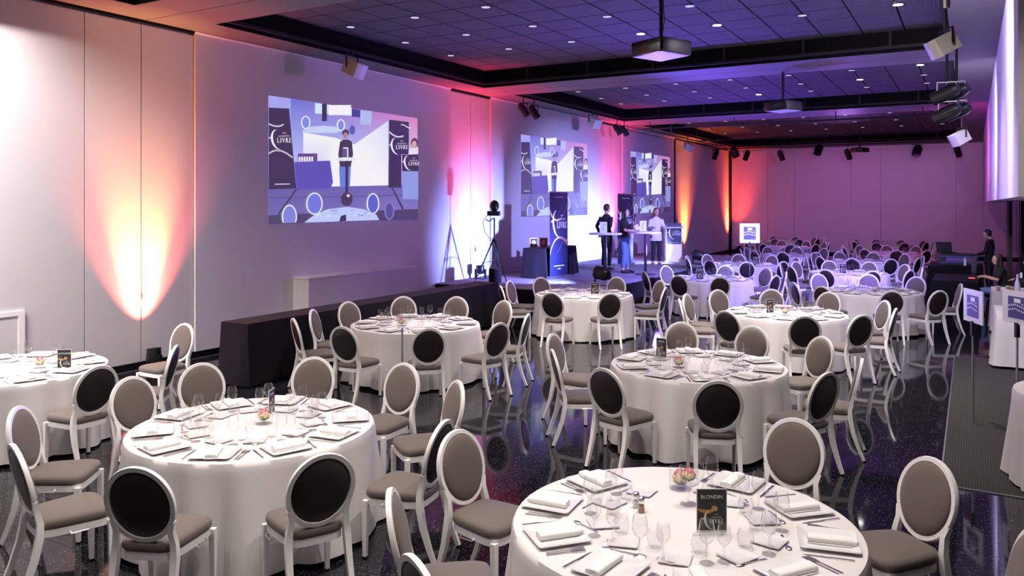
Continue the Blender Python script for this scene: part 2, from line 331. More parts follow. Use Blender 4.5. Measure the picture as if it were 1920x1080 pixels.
# ================================================================ drawing kit for print and projected pictures
_tx = {}
def text_geo(s):
    if s not in _tx:
        cu = bpy.data.curves.new('t', 'FONT'); cu.body = s; cu.size = 1; cu.align_x = 'CENTER'; cu.resolution_u = 3
        ob = bpy.data.objects.new('t', cu); me = ob.to_mesh()
        _tx[s] = ([tuple(v.co) for v in me.vertices], [tuple(p.vertices) for p in me.polygons]); ob.to_mesh_clear()
        bpy.data.objects.remove(ob); bpy.data.curves.remove(cu)
    return _tx[s]
class Print:                                   # flat coloured shapes in (u, v), facing -Y
    def __init__(s, tr=lambda u, v: (u, v), step=.0004): s.v = []; s.f = []; s.c = []; s.tr = tr; s.n = 0; s.step = step
    def poly(s, pts, col, lift=True):
        if lift: s.n += 1
        b = len(s.v)
        for p in pts:
            u, v = s.tr(*p); s.v.append((u, -s.n*s.step, v))
        # orientation
        ar = sum(s.v[b+i][0]*s.v[b+(i+1) % len(pts)][2]-s.v[b+(i+1) % len(pts)][0]*s.v[b+i][2] for i in range(len(pts)))
        idx = list(range(b, b+len(pts))); s.f.append(tuple(idx if ar > 0 else idx[::-1]))
        s.c.append(col if callable(col) or isinstance(col[0], tuple) else col); return s
    def rect(s, u0, v0, u1, v1, col): return s.poly([(u0, v0), (u1, v0), (u1, v1), (u0, v1)], col)
    def ell(s, cx, cy, rx, ry, col, n=20): return s.poly([(cx+rx*math.cos(2*math.pi*i/n), cy+ry*math.sin(2*math.pi*i/n)) for i in range(n)], col)
    def ribbon(s, pts, wds, col):
        s.n += 1
        for i in range(len(pts)-1):
            (x0, y0), (x1, y1) = pts[i], pts[i+1]; L = math.hypot(x1-x0, y1-y0) or 1; nx, ny = -(y1-y0)/L, (x1-x0)/L
            w0, w1 = wds[i], wds[i+1]
            cc = tuple(col[k] for k in range(3)) if not callable(col) else col(i/(len(pts)-1))
            s.poly([(x0-nx*w0, y0-ny*w0), (x1-nx*w1, y1-ny*w1), (x1+nx*w1, y1+ny*w1), (x0+nx*w0, y0+ny*w0)], cc, False)
        return s
    def text(s, t, cx, cy, h, col, sx=1, slope=0):
        V, F = text_geo(t); s.n += 1; b = len(s.v)
        for x, y, z in V:
            u, v = s.tr(cx+x*h*sx, cy+y*h+slope*x*h); s.v.append((u, -s.n*s.step, v))
        for f in F:
            g = [b+i for i in f]; p = [s.v[i] for i in g]
            ar = sum(p[i][0]*p[(i+1) % len(p)][2]-p[(i+1) % len(p)][0]*p[i][2] for i in range(len(p)))
            s.f.append(tuple(g if ar > 0 else g[::-1])); s.c.append(col)
        return s
    def mesh(s, name, m):
        me = bpy.data.meshes.new(name); me.from_pydata(s.v, [], s.f); me.materials.append(m)
        ca = me.color_attributes.new('Col', 'FLOAT_COLOR', 'CORNER'); buf = []
        for p, c in zip(me.polygons, s.c):
            for k in range(p.loop_total):
                cc = c[k] if isinstance(c[0], tuple) else c
                buf += [cc[0], cc[1], cc[2], 1]
        ca.data.foreach_set('color', buf); me.update(); return me
def serif(P, cx, cy, h, col):                  # the word LIVRE in a serif face, centred on cx, baseline cy
    T, t = .15, .05
    def L(x): return [[(x, 0), (x+.55, 0), (x+.58, .24), (x+.53, .24), (x+.48, t), (x, t)], [(x+.08, 0), (x+.08+T, 0), (x+.08+T, 1), (x+.08, 1)], [(x, 1-t), (x+.32, 1-t), (x+.32, 1), (x, 1)]]
    def I(x): return [[(x+.08, 0), (x+.08+T, 0), (x+.08+T, 1), (x+.08, 1)], [(x, 0), (x+.31, 0), (x+.31, t), (x, t)], [(x, 1-t), (x+.31, 1-t), (x+.31, 1), (x, 1)]]
    def V(x): return [[(x+.07, 1), (x+.25, 1), (x+.44, .22), (x+.37, 0)], [(x+.37, 0), (x+.44, 0), (x+.68, 1), (x+.61, 1)], [(x, 1-t), (x+.33, 1-t), (x+.33, 1), (x, 1)], [(x+.52, 1-t), (x+.76, 1-t), (x+.76, 1), (x+.52, 1)]]
    def Rr(x):
        o = [(x+.2+.32*math.sin(a), .74+.26*math.cos(a)) for a in [math.pi*k/8 for k in range(9)]]; i = [(x+.2+.18*math.sin(a), .74+.19*math.cos(a)) for a in [math.pi*k/8 for k in range(8, -1, -1)]]
        return I(x)+[o+i, [(x+.24, .5), (x+.40, .5), (x+.72, 0), (x+.54, 0)]]
    def E(x): return I(x)[:2]+[[(x, 1-t), (x+.55, 1-t), (x+.55, 1), (x, 1)], [(x, 0), (x+.57, 0), (x+.6, .24), (x+.55, .24), (x+.5, t), (x, t)], [(x+.5, .76), (x+.55, .76), (x+.55, 1), (x+.5, 1)], [(x+.2, .47), (x+.44, .47), (x+.44, .53), (x+.2, .53)]]
    polys = L(0)+I(.68)+V(1.05)+Rr(1.86)+E(2.62)
    P.n += 1
    for pl in polys: P.poly([(cx+(x-1.6)*h, cy+y*h) for x, y in pl], col, False)
def crescent(P, pts, wmax, col):
    n = len(pts); P.ribbon(pts, [wmax*math.sin(math.pi*i/(n-1))**.8+.0005 for i in range(n)], col)
def bez(p0, p1, p2, p3, n=12):
    o = []
    for i in range(n+1):
        t = i/n; a = (1-t)**3; b = 3*t*(1-t)**2; c = 3*t*t*(1-t); d = t**3
        o.append((a*p0[0]+b*p1[0]+c*p2[0]+d*p3[0], a*p0[1]+b*p1[1]+c*p2[1]+d*p3[1]))
    return o
def logo(P, cx, cy, s, col=(.85, .85, .9)):    # curved mark with the event name; s = height of the word LIVRE
    crescent(P, bez((cx-1.1*s, cy+2.8*s), (cx-2.9*s, cy+2.6*s), (cx-2.3*s, cy-1.3*s), (cx-.4*s, cy-1.5*s)), .24*s, col)
    crescent(P, bez((cx-3.0*s, cy+1.3*s), (cx-2.6*s, cy+.4*s), (cx-2.1*s, cy+1.4*s), (cx-1.7*s, cy+2.9*s)), .13*s, col)
    serif(P, cx+.55*s, cy-.05*s, s, col)
    P.text('LA NUIT DU', cx+.5*s, cy+1.22*s, .48*s, col, .9)
    P.rect(cx+.1*s, cy+1.95*s, cx+.9*s, cy+2.1*s, tuple(c*.6 for c in col))

# ================================================================ medallion-back banquet chair
def chair_meshes():
    def outline(k, z, n=28, dome=0):
        o = []
        for j in range(n):
            a = 2*math.pi*j/n; c, s = math.cos(a), math.sin(a); e = .42
            x = math.copysign(abs(c)**e, c); y = math.copysign(abs(s)**e, s)
            wd = .205+.028*y
            o.append((x*wd*k, y*.225*k+.0, z))
        return o
    seat = MB().rings([outline(.96, .418), outline(1.0, .432), outline(1.0, .458), outline(.97, .474), outline(.86, .486), outline(.6, .494), outline(.25, .497)])
    fr = MB().rings([outline(.965, .372), outline(.965, .418)])
    P = [('seat', seat.mesh('seat', M['taupe'], 60)), ('seat_frame', fr.mesh('seat_frame', M['white'], 40))]
    for sx in (-1, 1):
        P.append(('leg', MB().tube([(sx*.205, .195, .40), (sx*.205, .197, .2), (sx*.205, .20, 0)], [.019, .017, .013], sq=True).mesh('leg', M['white']), [('foot', MB().tube([(sx*.205, .2, .012), (sx*.205, .2, 0)], .0145, sq=True).mesh('foot', M['black']))]))
    tilt = R(13); cz, cy = .715, -.262
    def bk(x, z, d=0):    # point on the tilted back plane: z up from the oval centre, d forward
        return (x, cy - z*math.sin(tilt) + d*math.cos(tilt), cz + z*math.cos(tilt) + d*math.sin(tilt))
    for sx in (-1, 1):
        pts = [(sx*.185, -.335, 0), (sx*.186, -.285, .12), (sx*.186, -.238, .26), (sx*.184, -.212, .39), (sx*.178, -.208, .47), bk(sx*.168, -.165), bk(sx*.186, -.10)]
        P.append(('leg', MB().tube(pts, [.013, .016, .019, .021, .019, .017, .014], sq=True, up=(0, 1, 0)).mesh('leg', M['white'], 50), [('foot', MB().tube([(sx*.185, -.335, .013), (sx*.185, -.337, 0)], .0148, sq=True).mesh('foot', M['black']))]))
    n = 36; rs = []
    for j in range(n):
        a = 2*math.pi*j/n; c, s = math.cos(a), math.sin(a)
        rs.append([bk(.216*c, .241*s, -.013), bk(.218*c, .243*s, .0), bk(.212*c, .237*s, .015), bk(.188*c, .213*s, .015), bk(.183*c, .208*s, 0), bk(.188*c, .213*s, -.013)])
    fm = MB(); b = len(fm.v)
    for r in rs: fm.v += r
    for j in range(n):
        for k in range(6): fm.f.append((j*6+k, j*6+(k+1) % 6, ((j+1) % n)*6+(k+1) % 6, ((j+1) % n)*6+k))
    P.append(('back_frame', fm.mesh('back_frame', M['white'], 50)))
    def disc(lv): return [[bk(.19*k*math.cos(2*math.pi*j/28), .215*k*math.sin(2*math.pi*j/28), d) for j in range(28)] for k, d in lv]
    P.append(('backrest', MB().rings(disc([(.98, .002), (.97, .016), (.9, .026), (.7, .034), (.35, .038), (.05, .039)])).mesh('backrest', M['taupe'], 70)))
    P.append(('back_panel', MB().rings(disc([(.05, -.016), (.5, -.015), (.9, -.012), (.98, 0)])).mesh('back_panel', M['dark'], 70)))
    clips = [('linking_clip', MB().tube([(sx*.225, -.05, .40), (sx*.245, -.05, .388), (sx*.245, .05, .388), (sx*.225, .05, .40)], .003, 5).mesh('linking_clip', M['steel'])) for sx in (-1, 1)]
    return P, clips
CHAIR, CLIP = chair_meshes()
CHAIR_FAR = [p[:2] for p in CHAIR]
FWD = math.atan2(.865, -.502)
WORDS = ['twelve', 'one', 'two', 'three', 'four', 'five', 'six', 'seven', 'eight', 'nine', 'ten', 'eleven']
def clock(ang):            # table angle (degrees, world) -> clock place, twelve = farthest from the viewer
    h = ((FWD - R(ang)) / (2*math.pi) * 12) % 12; q = round(h*2)/2 % 12
    return WORDS[int(q)] + " o'clock" if q == int(q) else 'half past ' + WORDS[int(q)]
def chair(tname, tc, x, y, clips, far, rmax=1.66, rmin=1.5):
    ang = math.degrees(math.atan2(y-tc[1], x-tc[0])); r = math.hypot(x-tc[0], y-tc[1]); r = min(max(r, rmin), rmax)
    rs = r-.262; px, py = tc[0]+rs*math.cos(R(ang)), tc[1]+rs*math.sin(R(ang))
    t = thing('medallion_chair', "white oval-backed chair, %s place, %s" % (clock(ang), tname), 'chair', (px, py, 0), R(ang+90), 'oval-backed banquet chairs')
    stamp((CHAIR_FAR if far else CHAIR)+(CLIP if clips else []), t)

# ================================================================ round tables and place settings
def cloth_mesh(seed, Rr=.9, H=.755, low=.03, n=176):
    rnd = random.Random(seed); rs = []
    nl = 15; cuts = [0]
    for _ in range(nl): cuts.append(cuts[-1]+rnd.uniform(.55, 1.5))
    cuts = [c/cuts[-1]*2*math.pi for c in cuts]; am = [rnd.uniform(.035, .12) for _ in range(nl)]; ph = rnd.uniform(0, 6)
    def fold(a):                                # soft lobes with tight valleys between them
        a %= 2*math.pi
        for i in range(nl):
            if cuts[i] <= a <= cuts[i+1]:
                f = (a-cuts[i])/(cuts[i+1]-cuts[i]); return am[i]*math.sin(math.pi*f)**.8*(1+.25*math.sin(2*math.pi*f+i)) - .02
        return 0
    for r in (.02, .4, .75, .97): rs.append([(Rr*r*math.cos(2*math.pi*j/n), Rr*r*math.sin(2*math.pi*j/n), H) for j in range(n)])
    for t in (0, .04, .1, .2, .35, .5, .65, .8, .92, 1.0):
        ring = []
        for j in range(n):
            a = 2*math.pi*j/n; k = t**1.05
            r = Rr + (.008 if t > 0 else 0) + .03*t + fold(a)*k + .010*k*math.sin(9*a+ph)
            z = H-.004 - (H-.004-low-.012*math.sin(4*a+ph))*t
            ring.append((r*math.cos(a), r*math.sin(a), z))
        rs.append(ring)
    return MB().rings(rs, True, True, False).mesh('tablecloth', M['cloth'], 60)
CLOTHS = [cloth_mesh(s) for s in range(4)]
TOPM = MB().lathe([(.02, .70), (.88, .70), (.88, .745), (.02, .745)], 40).mesh('tabletop', M['rail'])
PEDM = MB().lathe([(.3, 0), (.28, .03), (.06, .06), (.05, .70)], 16).mesh('pedestal', M['rail'])
TZT = .7552
def sq(h, z, n=4, r=.16):           # rounded square ring
    o = []
    for k in range(4):
        for j in range(n):
            a = math.pi/2*(k+j/(n-1)); cx = h*(1-r)*(1 if k in (0, 3) else -1); cy = h*(1-r)*(1 if k in (0, 1) else -1)
            o.append((cx+h*r*math.cos(a), cy+h*r*math.sin(a), z))
    return o
def plate(h, rim=.018): return MB().rings([sq(h*.62, 0), sq(h*.70, .003), sq(h, rim), sq(h*.985, rim+.003), sq(h*.72, .0075), sq(h*.3, .0065)]).mesh('dinner_plate', M['china'], 35)
PLATE = plate(.142); SIDE = plate(.075, .010); SIDE.name = 'side_plate'
def napkin_mesh():
    m = MB(); rs = []
    for i in range(9):
        t = i/8; y = -.115+.23*t; k = 1 - .06*math.sin(3*t); ring = []
        for j in range(16):
            a = 2*math.pi*j/16; c, s = math.cos(a), math.sin(a)
            ring.append((math.copysign(abs(c)**.6, c)*.036*k, y+.002*math.sin(5*a), .0165+math.copysign(abs(s)**.7, s)*.0160*(1+.06*math.sin(7*t))))
        rs.append(ring)
    m.rings(rs)
    m.box(-.042, .030, -.112, .112, .0, .005)
    sp = [(.001*(4+2.0*k)*math.cos(k*.8), -.1165, .0165+.0006*(4+2.0*k)*math.sin(k*.8)) for k in range(12)]
    m.tube(sp, .0014, 4); return m.mesh('napkin', M['napkin'], 50)
NAPKIN = napkin_mesh()
def fork_mesh():
    m = MB().rings([[(x, -.10, z) for x, z in ((-.008, 0), (.008, 0), (.008, .003), (-.008, .003))], [(x, .02, z) for x, z in ((-.004, .002), (.004, .002), (.004, .005), (-.004, .005))], [(x, .05, z) for x, z in ((-.012, .003), (.012, .003), (.012, .006), (-.012, .006))]])
    for k in range(4): m.box(-.012+k*.0067, -.012+k*.0067+.0038, .05, .10, .003, .006)
    return m.mesh('fork', M['steel'])
def knife_mesh():
    return MB().rings([[(x, y, z) for x, z in ((-a, 0), (a, 0), (a, h), (-a, h))] for y, a, h in ((-.115, .007, .006), (-.02, .006, .006), (-.01, .009, .003), (.09, .009, .002), (.118, .002, .0015))]).mesh('knife', M['steel'])
def spoon_mesh():
    m = MB().rings([[(x, y, z) for x, z in ((-a, b), (a, b), (a, b+.003), (-a, b+.003))] for y, a, b in ((-.09, .007, 0), (.02, .003, .003), (.045, .004, .004))])
    m.ball((0, .068, .005), .016, .026, .005, 12, 6); return m.mesh('spoon', M['steel'], 60)
FORK, KNIFE, SPOON = fork_mesh(), knife_mesh(), spoon_mesh()
def glass(prof, n=20, name='wine_glass'): return MB().lathe(prof, n).mesh(name, M['glass'], 45)
WINE = glass([(.0, .001), (.033, .001), (.034, .003), (.006, .008), (.004, .02), (.004, .085), (.010, .094), (.030, .112), (.039, .135), (.038, .165), (.030, .205)])
WATER = glass([(.0, .001), (.031, .001), (.032, .003), (.006, .008), (.004, .02), (.004, .070), (.010, .078), (.027, .095), (.034, .115), (.033, .140), (.027, .175)])
TUMB = glass([(.0, .001), (.022, .001), (.032, .012), (.041, .04), (.040, .065), (.031, .095)], 20, 'tumbler')
def petals(rnd, rings, r0, h0, mname):
    m = MB()
    for rr, hh, cnt, lean in rings:
        for k in range(cnt):
            a0 = 2*math.pi*(k/cnt)+rnd.uniform(0, .5); w_ = 2.2*math.pi/cnt*.62; rs = []
            for i in range(5):
                t = i/4; ring = []
                for j in range(5):
                    u = (j/4-.5); a = a0+u*w_*(1-.25*t*t); rad = rr*(.35+.65*math.sin(min(1, t*1.1)*math.pi/2)) + lean*t*t - .004*math.cos(u*3) - rr*.42*t**3
                    ring.append((rad*math.cos(a), rad*math.sin(a), h0+hh*t*(1-.25*u*u*4*.5)))
                rs.append(ring)
            m.rings(rs, False, False, False)
    if 'inner' in mname: m.ball((0, 0, .042), .019, .019, .024, 10, 6)
    else: m.ball((0, 0, .032), .029, .029, .018, 12, 6)
    return m.mesh(mname, M['petal_pink' if 'inner' in mname else 'petal_cream'], 80)
rr_ = random.Random(5)
ROSE_IN = petals(rr_, [(.008, .045, 3, 0), (.014, .047, 4, .001), (.021, .047, 5, .003), (.028, .044, 6, .004)], 0, .022, 'inner_petals')
ROSE_OUT = petals(rr_, [(.034, .038, 7, .005), (.038, .029, 7, .007)], 0, .020, 'outer_petals')
lf = MB()
for k in range(5):
    a = k*1.26; lf.rings([[(r*math.cos(a)-w_*math.sin(a), r*math.sin(a)+w_*math.cos(a), z), (r*math.cos(a)+w_*math.sin(a), r*math.sin(a)-w_*math.cos(a), z)] for r, w_, z in ((.005, .004, .008), (.022, .012, .014), (.035, .002, .03))], False, False, False)
lf.tube([(0, 0, .004), (0, 0, .03)], .004, 6)
ROSE_LEAF = lf.mesh('sepals', M['leaf'])
VASE = MB().lathe([(.0, .001), (.040, .001), (.044, .006), (.044, .085)], 24).mesh('glass_cup', M['glass'], 50)
STEMCUP = MB().lathe([(.0, .001), (.038, .001), (.039, .003), (.005, .010), (.005, .085), (.02, .092), (.042, .098), (.043, .18)], 24).mesh('stemmed_glass_cup', M['glass'], 50)
def rose(tname, x, y, tall=False, extra=''):
    t = thing('rose_in_glass', '%s rose %s on the %s%s' % ('pink', 'in a stemmed glass' if tall else 'in a short glass cup', tname, extra), 'flower', (x, y, TZT), random.random()*6, 'rose centrepieces')
    obj('glass_cup', STEMCUP if tall else VASE, t)
    for nm, me in (('inner_petals', ROSE_IN), ('outer_petals', ROSE_OUT), ('sepals', ROSE_LEAF)):
        obj(nm, me, t, (0, 0, .105 if tall else .010))
    t.scale = (1.25, 1.25, 1.2) if tall else (1.5, 1.5, 1.45)
def menu_card(tname, x, y, rz, title, wd=.15, ht=.225):
    t = thing('menu_card', 'black menu card standing on the %s%s' % (tname, ', headed ' + title if title else ''), 'menu card', (x, y, TZT), rz, 'standing menu cards')
    MB().box(-wd/2-.004, wd/2+.004, .0, .003, 0, ht).box(-wd/2-.004, wd/2+.004, -.02, .03, 0, .002).build('card_holder', M['white'], t)
    P = Print(); k = (.012, .011, .012)
    P.rect(-wd/2, .012, wd/2, ht-.004, k)
    if title: P.text(title, .0, ht-.05, .026, (.75, .73, .72), 1.0)
    else: P.rect(-wd*.3, ht-.045, wd*.3, ht-.03, (.35, .33, .33))
    P.ribbon(bez((-wd/2, ht*.54), (-wd*.3, ht*.47), (-.01, ht*.45), (wd*.1, ht*.53)), [.004+.006*math.sin(i/12*3) for i in range(13)], (.40, .20, .04))
    P.poly([(-.005, ht*.52), (.002, ht*.60), (.012, ht*.63), (.028, ht*.59), (.030, ht*.52), (.012, ht*.49)], (.45, .24, .10)); P.ell(.022, ht*.515, .003, .003, (.8, .7, .5))
    logo(P, .012, ht*.22, .022, (.62, .6, .6))
    o = obj('print', P.mesh('print', M['print']), t); o.location = (0, -.001, 0)
NGL = [0]
def table(key, tname, c, off, chairs, detail, seed, auto=None, skip=()):
    far = detail < 2
    t = thing('round_table', 'round banquet table under a white cloth, %s' % tname.replace('table', 'one', 1) if False else 'round white-clothed banquet table: the %s' % tname, 'table', (c[0], c[1], 0), seed*.7, 'round banquet tables')
    obj('tabletop', TOPM, t); obj('pedestal', PEDM, t); obj('tablecloth', CLOTHS[seed % 4], t)
    if auto:
        chairs = [(c[0]+1.55*math.cos(R(a)), c[1]+1.55*math.sin(R(a))) for a in auto]
    for (x, y) in chairs: chair(tname, c, x, y, detail >= 3, far, 2.1 if key == 'T3' else 1.66, 1.43 if key == 'T4' and x < -8 else 1.5)
    rnd = random.Random(seed*17+3)
    def put(nm, me, lab, cat, grp, r, tang, rz, z=TZT):
        x = c[0]+r*math.cos(A)-tang*math.sin(A); y = c[1]+r*math.sin(A)+tang*math.cos(A)
        o = obj(nm, me, None, (x, y, z), A+math.pi/2+rz); tag(o, "%s, %s place, %s" % (lab, clock(a), tname), cat, grp); return o
    for k in range(10):
        a = off+36*k; A = R(a)
        if k in skip: continue
        j = lambda s: rnd.uniform(-s, s)
        rz = j(.10); pr = .715+j(.012); pt = j(.015)
        put('dinner_plate', PLATE, 'square white dinner plate', 'plate', 'square dinner plates', pr, pt, rz)
        put('napkin', NAPKIN, 'rolled white napkin on its plate', 'napkin', 'rolled napkins', pr+j(.02), pt+j(.03), rz+rnd.choice([0, 0, math.pi/2, .15, math.pi/2-.1]), TZT+.0082)
        if detail >= 1:
            put('side_plate', SIDE, 'small square bread plate', 'plate', 'bread plates', .43+j(.02), -.10+j(.02), rnd.uniform(-.5, .5))
        put('wine_glass', WINE, 'large stemmed wine glass', 'glass', 'stemmed wine glasses', .50+j(.02), .05+j(.02), j(1))
        put('water_glass', WATER, 'small stemmed wine glass', 'glass', 'stemmed water glasses', .45+j(.02), .135+j(.015), j(1))
        if detail >= 1: put('tumbler', TUMB, 'stemless glass tumbler', 'glass', 'glass tumblers', .385+j(.02), .035+j(.02), j(1))
        if detail >= 2:
            put('fork', FORK, 'outer steel table fork', 'fork', 'table forks', .72, .195, j(.06)); put('fork', FORK, 'inner steel table fork', 'fork', 'table forks', .715, .170, j(.06))
            put('knife', KNIFE, 'steel table knife', 'knife', 'table knives', .72, -.178, math.pi*0+j(.05)); put('spoon', SPOON, 'steel spoon', 'spoon', 'table spoons', .52, -.07, math.pi/2+j(.4))
TABLES = dict(
 T1=('front left table', (-4.75, 4.25), 10, [(-6.27, 4.28), (-6.38, 5.03), (-5.64, 5.86), (-4.62, 6.0), (-3.80, 5.55), (-3.21, 4.51), (-4.15, 2.88), (-3.43, 3.58), (-6.07, 3.26), (-5.16, 2.76)], 3),
 T2=('front right table', (-1.33, 4.1), 9, [(-2.91, 4.35), (-2.6, 3.3), (-2.03, 2.75), (-1.07, 5.74), (-.23, 5.26), (.20, 4.33)], 3),
 T3=('left edge table', (-8.55, 4.45), 20, [(-7.1, 4.43), (-7.34, 5.45), (-8.55, 6.5), (-8.0, 2.9)], 2),
 T4=('table beside the counter', (-6.80, 9.0), -10, [(-8.08, 8.35), (-7.7, 7.55), (-8.25, 9.25), (-7.95, 10.2), (-7.2, 10.6), (-6.68, 7.4), (-5.7, 7.8), (-6.3, 10.55), (-5.2, 8.58), (-5.28, 9.44)], 2),
 T5=('middle aisle table', (-2.5, 8.2), 6, [(-4.15, 8.16), (-3.69, 7.32), (-2.9, 6.73), (-1.88, 6.75), (-3.17, 9.72), (-2.33, 9.85), (-1.49, 9.48), (-1.19, 7.56), (-.97, 8.35)], 3),
 T6=('table behind the aisle table', (-2.5, 12.75), -6, [(-2.99, 11.1), (-3.87, 13.81), (-3.05, 14.35), (-2.1, 14.41), (-1.93, 11.15), (-1.31, 11.67), (-1.2, 13.55), (-.99, 12.63), (-4.07, 12.87), (-3.96, 12.19)], 2),
 T7=('table before the technicians', (-1.7, 16.8), 0, [(-1.2, 15.2), (-.47, 15.6), (-.22, 17.1), (-1.0, 18.3), (-2.35, 15.4), (-2.93, 15.9), (-3.2, 16.6), (-2.83, 18.0), (-1.9, 18.4)], 1),
 T8=('stage corner table', (-6.3, 13.55), -10, [(-6.17, 12.0), (-5.29, 12.4), (-4.8, 13.69), (-5.3, 14.9), (-7.45, 12.5), (-7.75, 13.4), (-7.6, 14.3), (-6.3, 15.1)], 1),
 T9=('table below the cocktail tables', (-5.1, 17.75), -15, [(-4.5, 16.3), (-3.6, 17.2), (-3.6, 18.2), (-4.2, 19.1), (-5.33, 16.2), (-6.25, 16.7), (-6.4, 18.5), (-5.2, 19.3)], 1),
)
AUTO = dict(T10=('last stage-side table', (-5.55, 22.4)), T11=('fourth right-hand table', (-2.6, 20.9)), T12=('fifth right-hand table', (-2.75, 25.3)), T13=('table past the stage', (-5.2, 27.3)),
            T14=('sixth right-hand table', (-2.4, 30.2)), T15=('far left-hand table', (-6.3, 32.2)), T16=('rearmost right-hand table', (-2.9, 35.6)), T17=('red corner table', (-7.2, 36.8)))
TNAME = {}
for n_, (k_, (nm_, c_, off_, ch_, det_)) in enumerate(TABLES.items()):
    table(k_, nm_, c_, off_, ch_, det_, n_, skip=(3,) if k_ == 'T2' else ()); TNAME[k_] = nm_
for n_, (k_, (nm_, c_)) in enumerate(AUTO.items()):
    off_ = 7*n_
    table(k_, nm_, c_, off_, None, 0, n_+9, auto=[off_+36*i for i in range(10)]); TNAME[k_] = nm_
# centrepieces and cards
rose(TNAME['T2'], -1.50, 4.58, False, ' at the far side'); rose(TNAME['T2'], -1.38, 4.36, True, ' beside the menu card')
rose(TNAME['T1'], -4.72, 4.32); rose(TNAME['T3'], -8.32, 4.62); rose(TNAME['T4'], -6.85, 8.75); rose(TNAME['T5'], -2.62, 7.95); rose(TNAME['T6'], -2.45, 12.5); rose(TNAME['T7'], -1.6, 16.6)
menu_card(TNAME['T2'], -1.16, 4.05, R(58)-R(28), 'BLONDIN'); menu_card(TNAME['T3'], -8.05, 4.72, R(38), 'HOTHOME', .13, .2)
menu_card(TNAME['T1'], -4.88, 4.55, R(118), '', .13, .2); menu_card(TNAME['T5'], -2.95, 8.35, R(-15), '', .13, .22); menu_card(TNAME['T6'], -2.7, 12.6, R(50), '', .13, .22)
menu_card(TNAME['T8'], -6.1, 13.6, R(25), '', .15, .22); menu_card(TNAME['T9'], -5.25, 17.4, R(25), '', .15, .24); menu_card(TNAME['T11'], -2.7, 20.6, R(25), '', .15, .24); menu_card(TNAME['T10'], -5.1, 22.1, R(25), '', .15, .24)
SHAK = [('glass_body', MB().lathe([(.0, 0), (.019, 0), (.021, .01), (.017, .05), (.018, .062)], 14).mesh('glass_body', M['glass'], 50)), ('filling', MB().lathe([(.0, .002), (.017, .002), (.016, .04), (.0, .042)], 12).mesh('filling', M['china'])), ('steel_cap', MB().lathe([(.019, .060), (.02, .075), (.014, .086), (.0, .088)], 14).mesh('steel_cap', M['steel'], 60))]
PEPP = [SHAK[0], ('filling', MB().lathe([(.0, .002), (.017, .002), (.016, .04), (.0, .042)], 12).mesh('filling', M['kraft'])), SHAK[2]]
for (lab, pr_, x, y) in (('salt', SHAK, -1.62, 4.17), ('pepper', PEPP, -1.57, 4.12)):
    stamp(pr_, thing('%s_shaker' % lab, 'glass %s shaker with steel cap on the front right table' % lab, 'shaker', (x, y, TZT), 0, 'salt and pepper shakers'))

# ================================================================ black-draped counter, stage furniture
def drape_box(name, x0, x1, y0, y1, h, label, cat, m='drape', z0=0, low=.02, amp=.02, nf=7):
    t = thing(name, label, cat, ((x0+x1)/2, (y0+y1)/2, z0)); X, Y = (x1-x0)/2, (y1-y0)/2
    per = []
    n = 24
    for k, (ax, ay, bx, by) in enumerate(((-X, -Y, X, -Y), (X, -Y, X, Y), (X, Y, -X, Y), (-X, Y, -X, -Y))):
        L = math.hypot(bx-ax, by-ay); cnt = max(8, int(L/.06))
        for i in range(cnt): f = i/cnt; per.append((ax+(bx-ax)*f, ay+(by-ay)*f, (0, 1, 0)[0], k, f*L))
    rs = []
    for tt in (0, .03, .3, .6, 1.0):
        ring = []
        for x, y, _, k, s in per:
            o = (amp*math.sin(s*nf+k)+amp*.6*math.sin(s*nf*2.3+1)+amp*.8)*tt + .006*(tt > 0)
            nx, ny = ((0, -1), (1, 0), (0, 1), (-1, 0))[k]
            ring.append((x+nx*o+(.10*tt*(x/X)**3 if abs(ny) else 0)*.5, y+ny*o, h-(h-low)*tt))
        rs.append(ring)
    MB().rings([[(x*.2, y*.2, h) for x, y, *_ in per]]+rs, True, True, False).build('drape', M[m], t, 60)
    MB().box(-X+.02, X-.02, -Y+.02, Y-.02, h-.05, h-.012).build('table_board', M['rail'], t)
    for sx in (-1, 1):
        for sy in (-1, 1): MB().tube([(sx*(X-.06), sy*(Y-.06), 0), (sx*(X-.06), sy*(Y-.06), h-.05)], .015, 6).build('leg', M['rail'], t)
    return t
drape_box('draped_counter', -8.82, -8.32, 7.33, 10.56, .85, 'near half of the long black-draped counter by the screen wall', 'counter')
drape_box('draped_counter', -8.82, -8.32, 10.57, 13.78, .85, 'far half of the long black-draped counter, next to the stage', 'counter')
SZ = .62
drape_box('award_table', -9.55, -8.95, 17.0, 18.75, .74, 'dark-draped table behind the first banner on stage', 'table', 'drape', SZ, .02, .03, 9)
for k, (x, y) in enumerate([(-9.36, 17.2), (-9.22, 17.45)]):
    t = thing('framed_award', '%s small framed award on the draped stage table' % ('left' if k == 0 else 'right'), 'frame', (x, y, SZ+.745), R(22), 'framed awards')
    MB().box(-.10, .10, 0, .012, 0, .24).build('frame', M['white'], t); P = Print(); P.rect(-.085, .015, .085, .225, (.06, .03, .03)); P.ell(0, .12, .05, .065, (.55, .35, .28)); o = obj('picture', P.mesh('picture', M['print']), t); o.location = (0, -.001, 0)
    MB().box(-.01, .01, .012, .08, 0, .01).build('strut', M['white'], t)
def gold(t): return (.55+.3*math.sin(t*6), .30+.2*math.sin(t*6), .10)
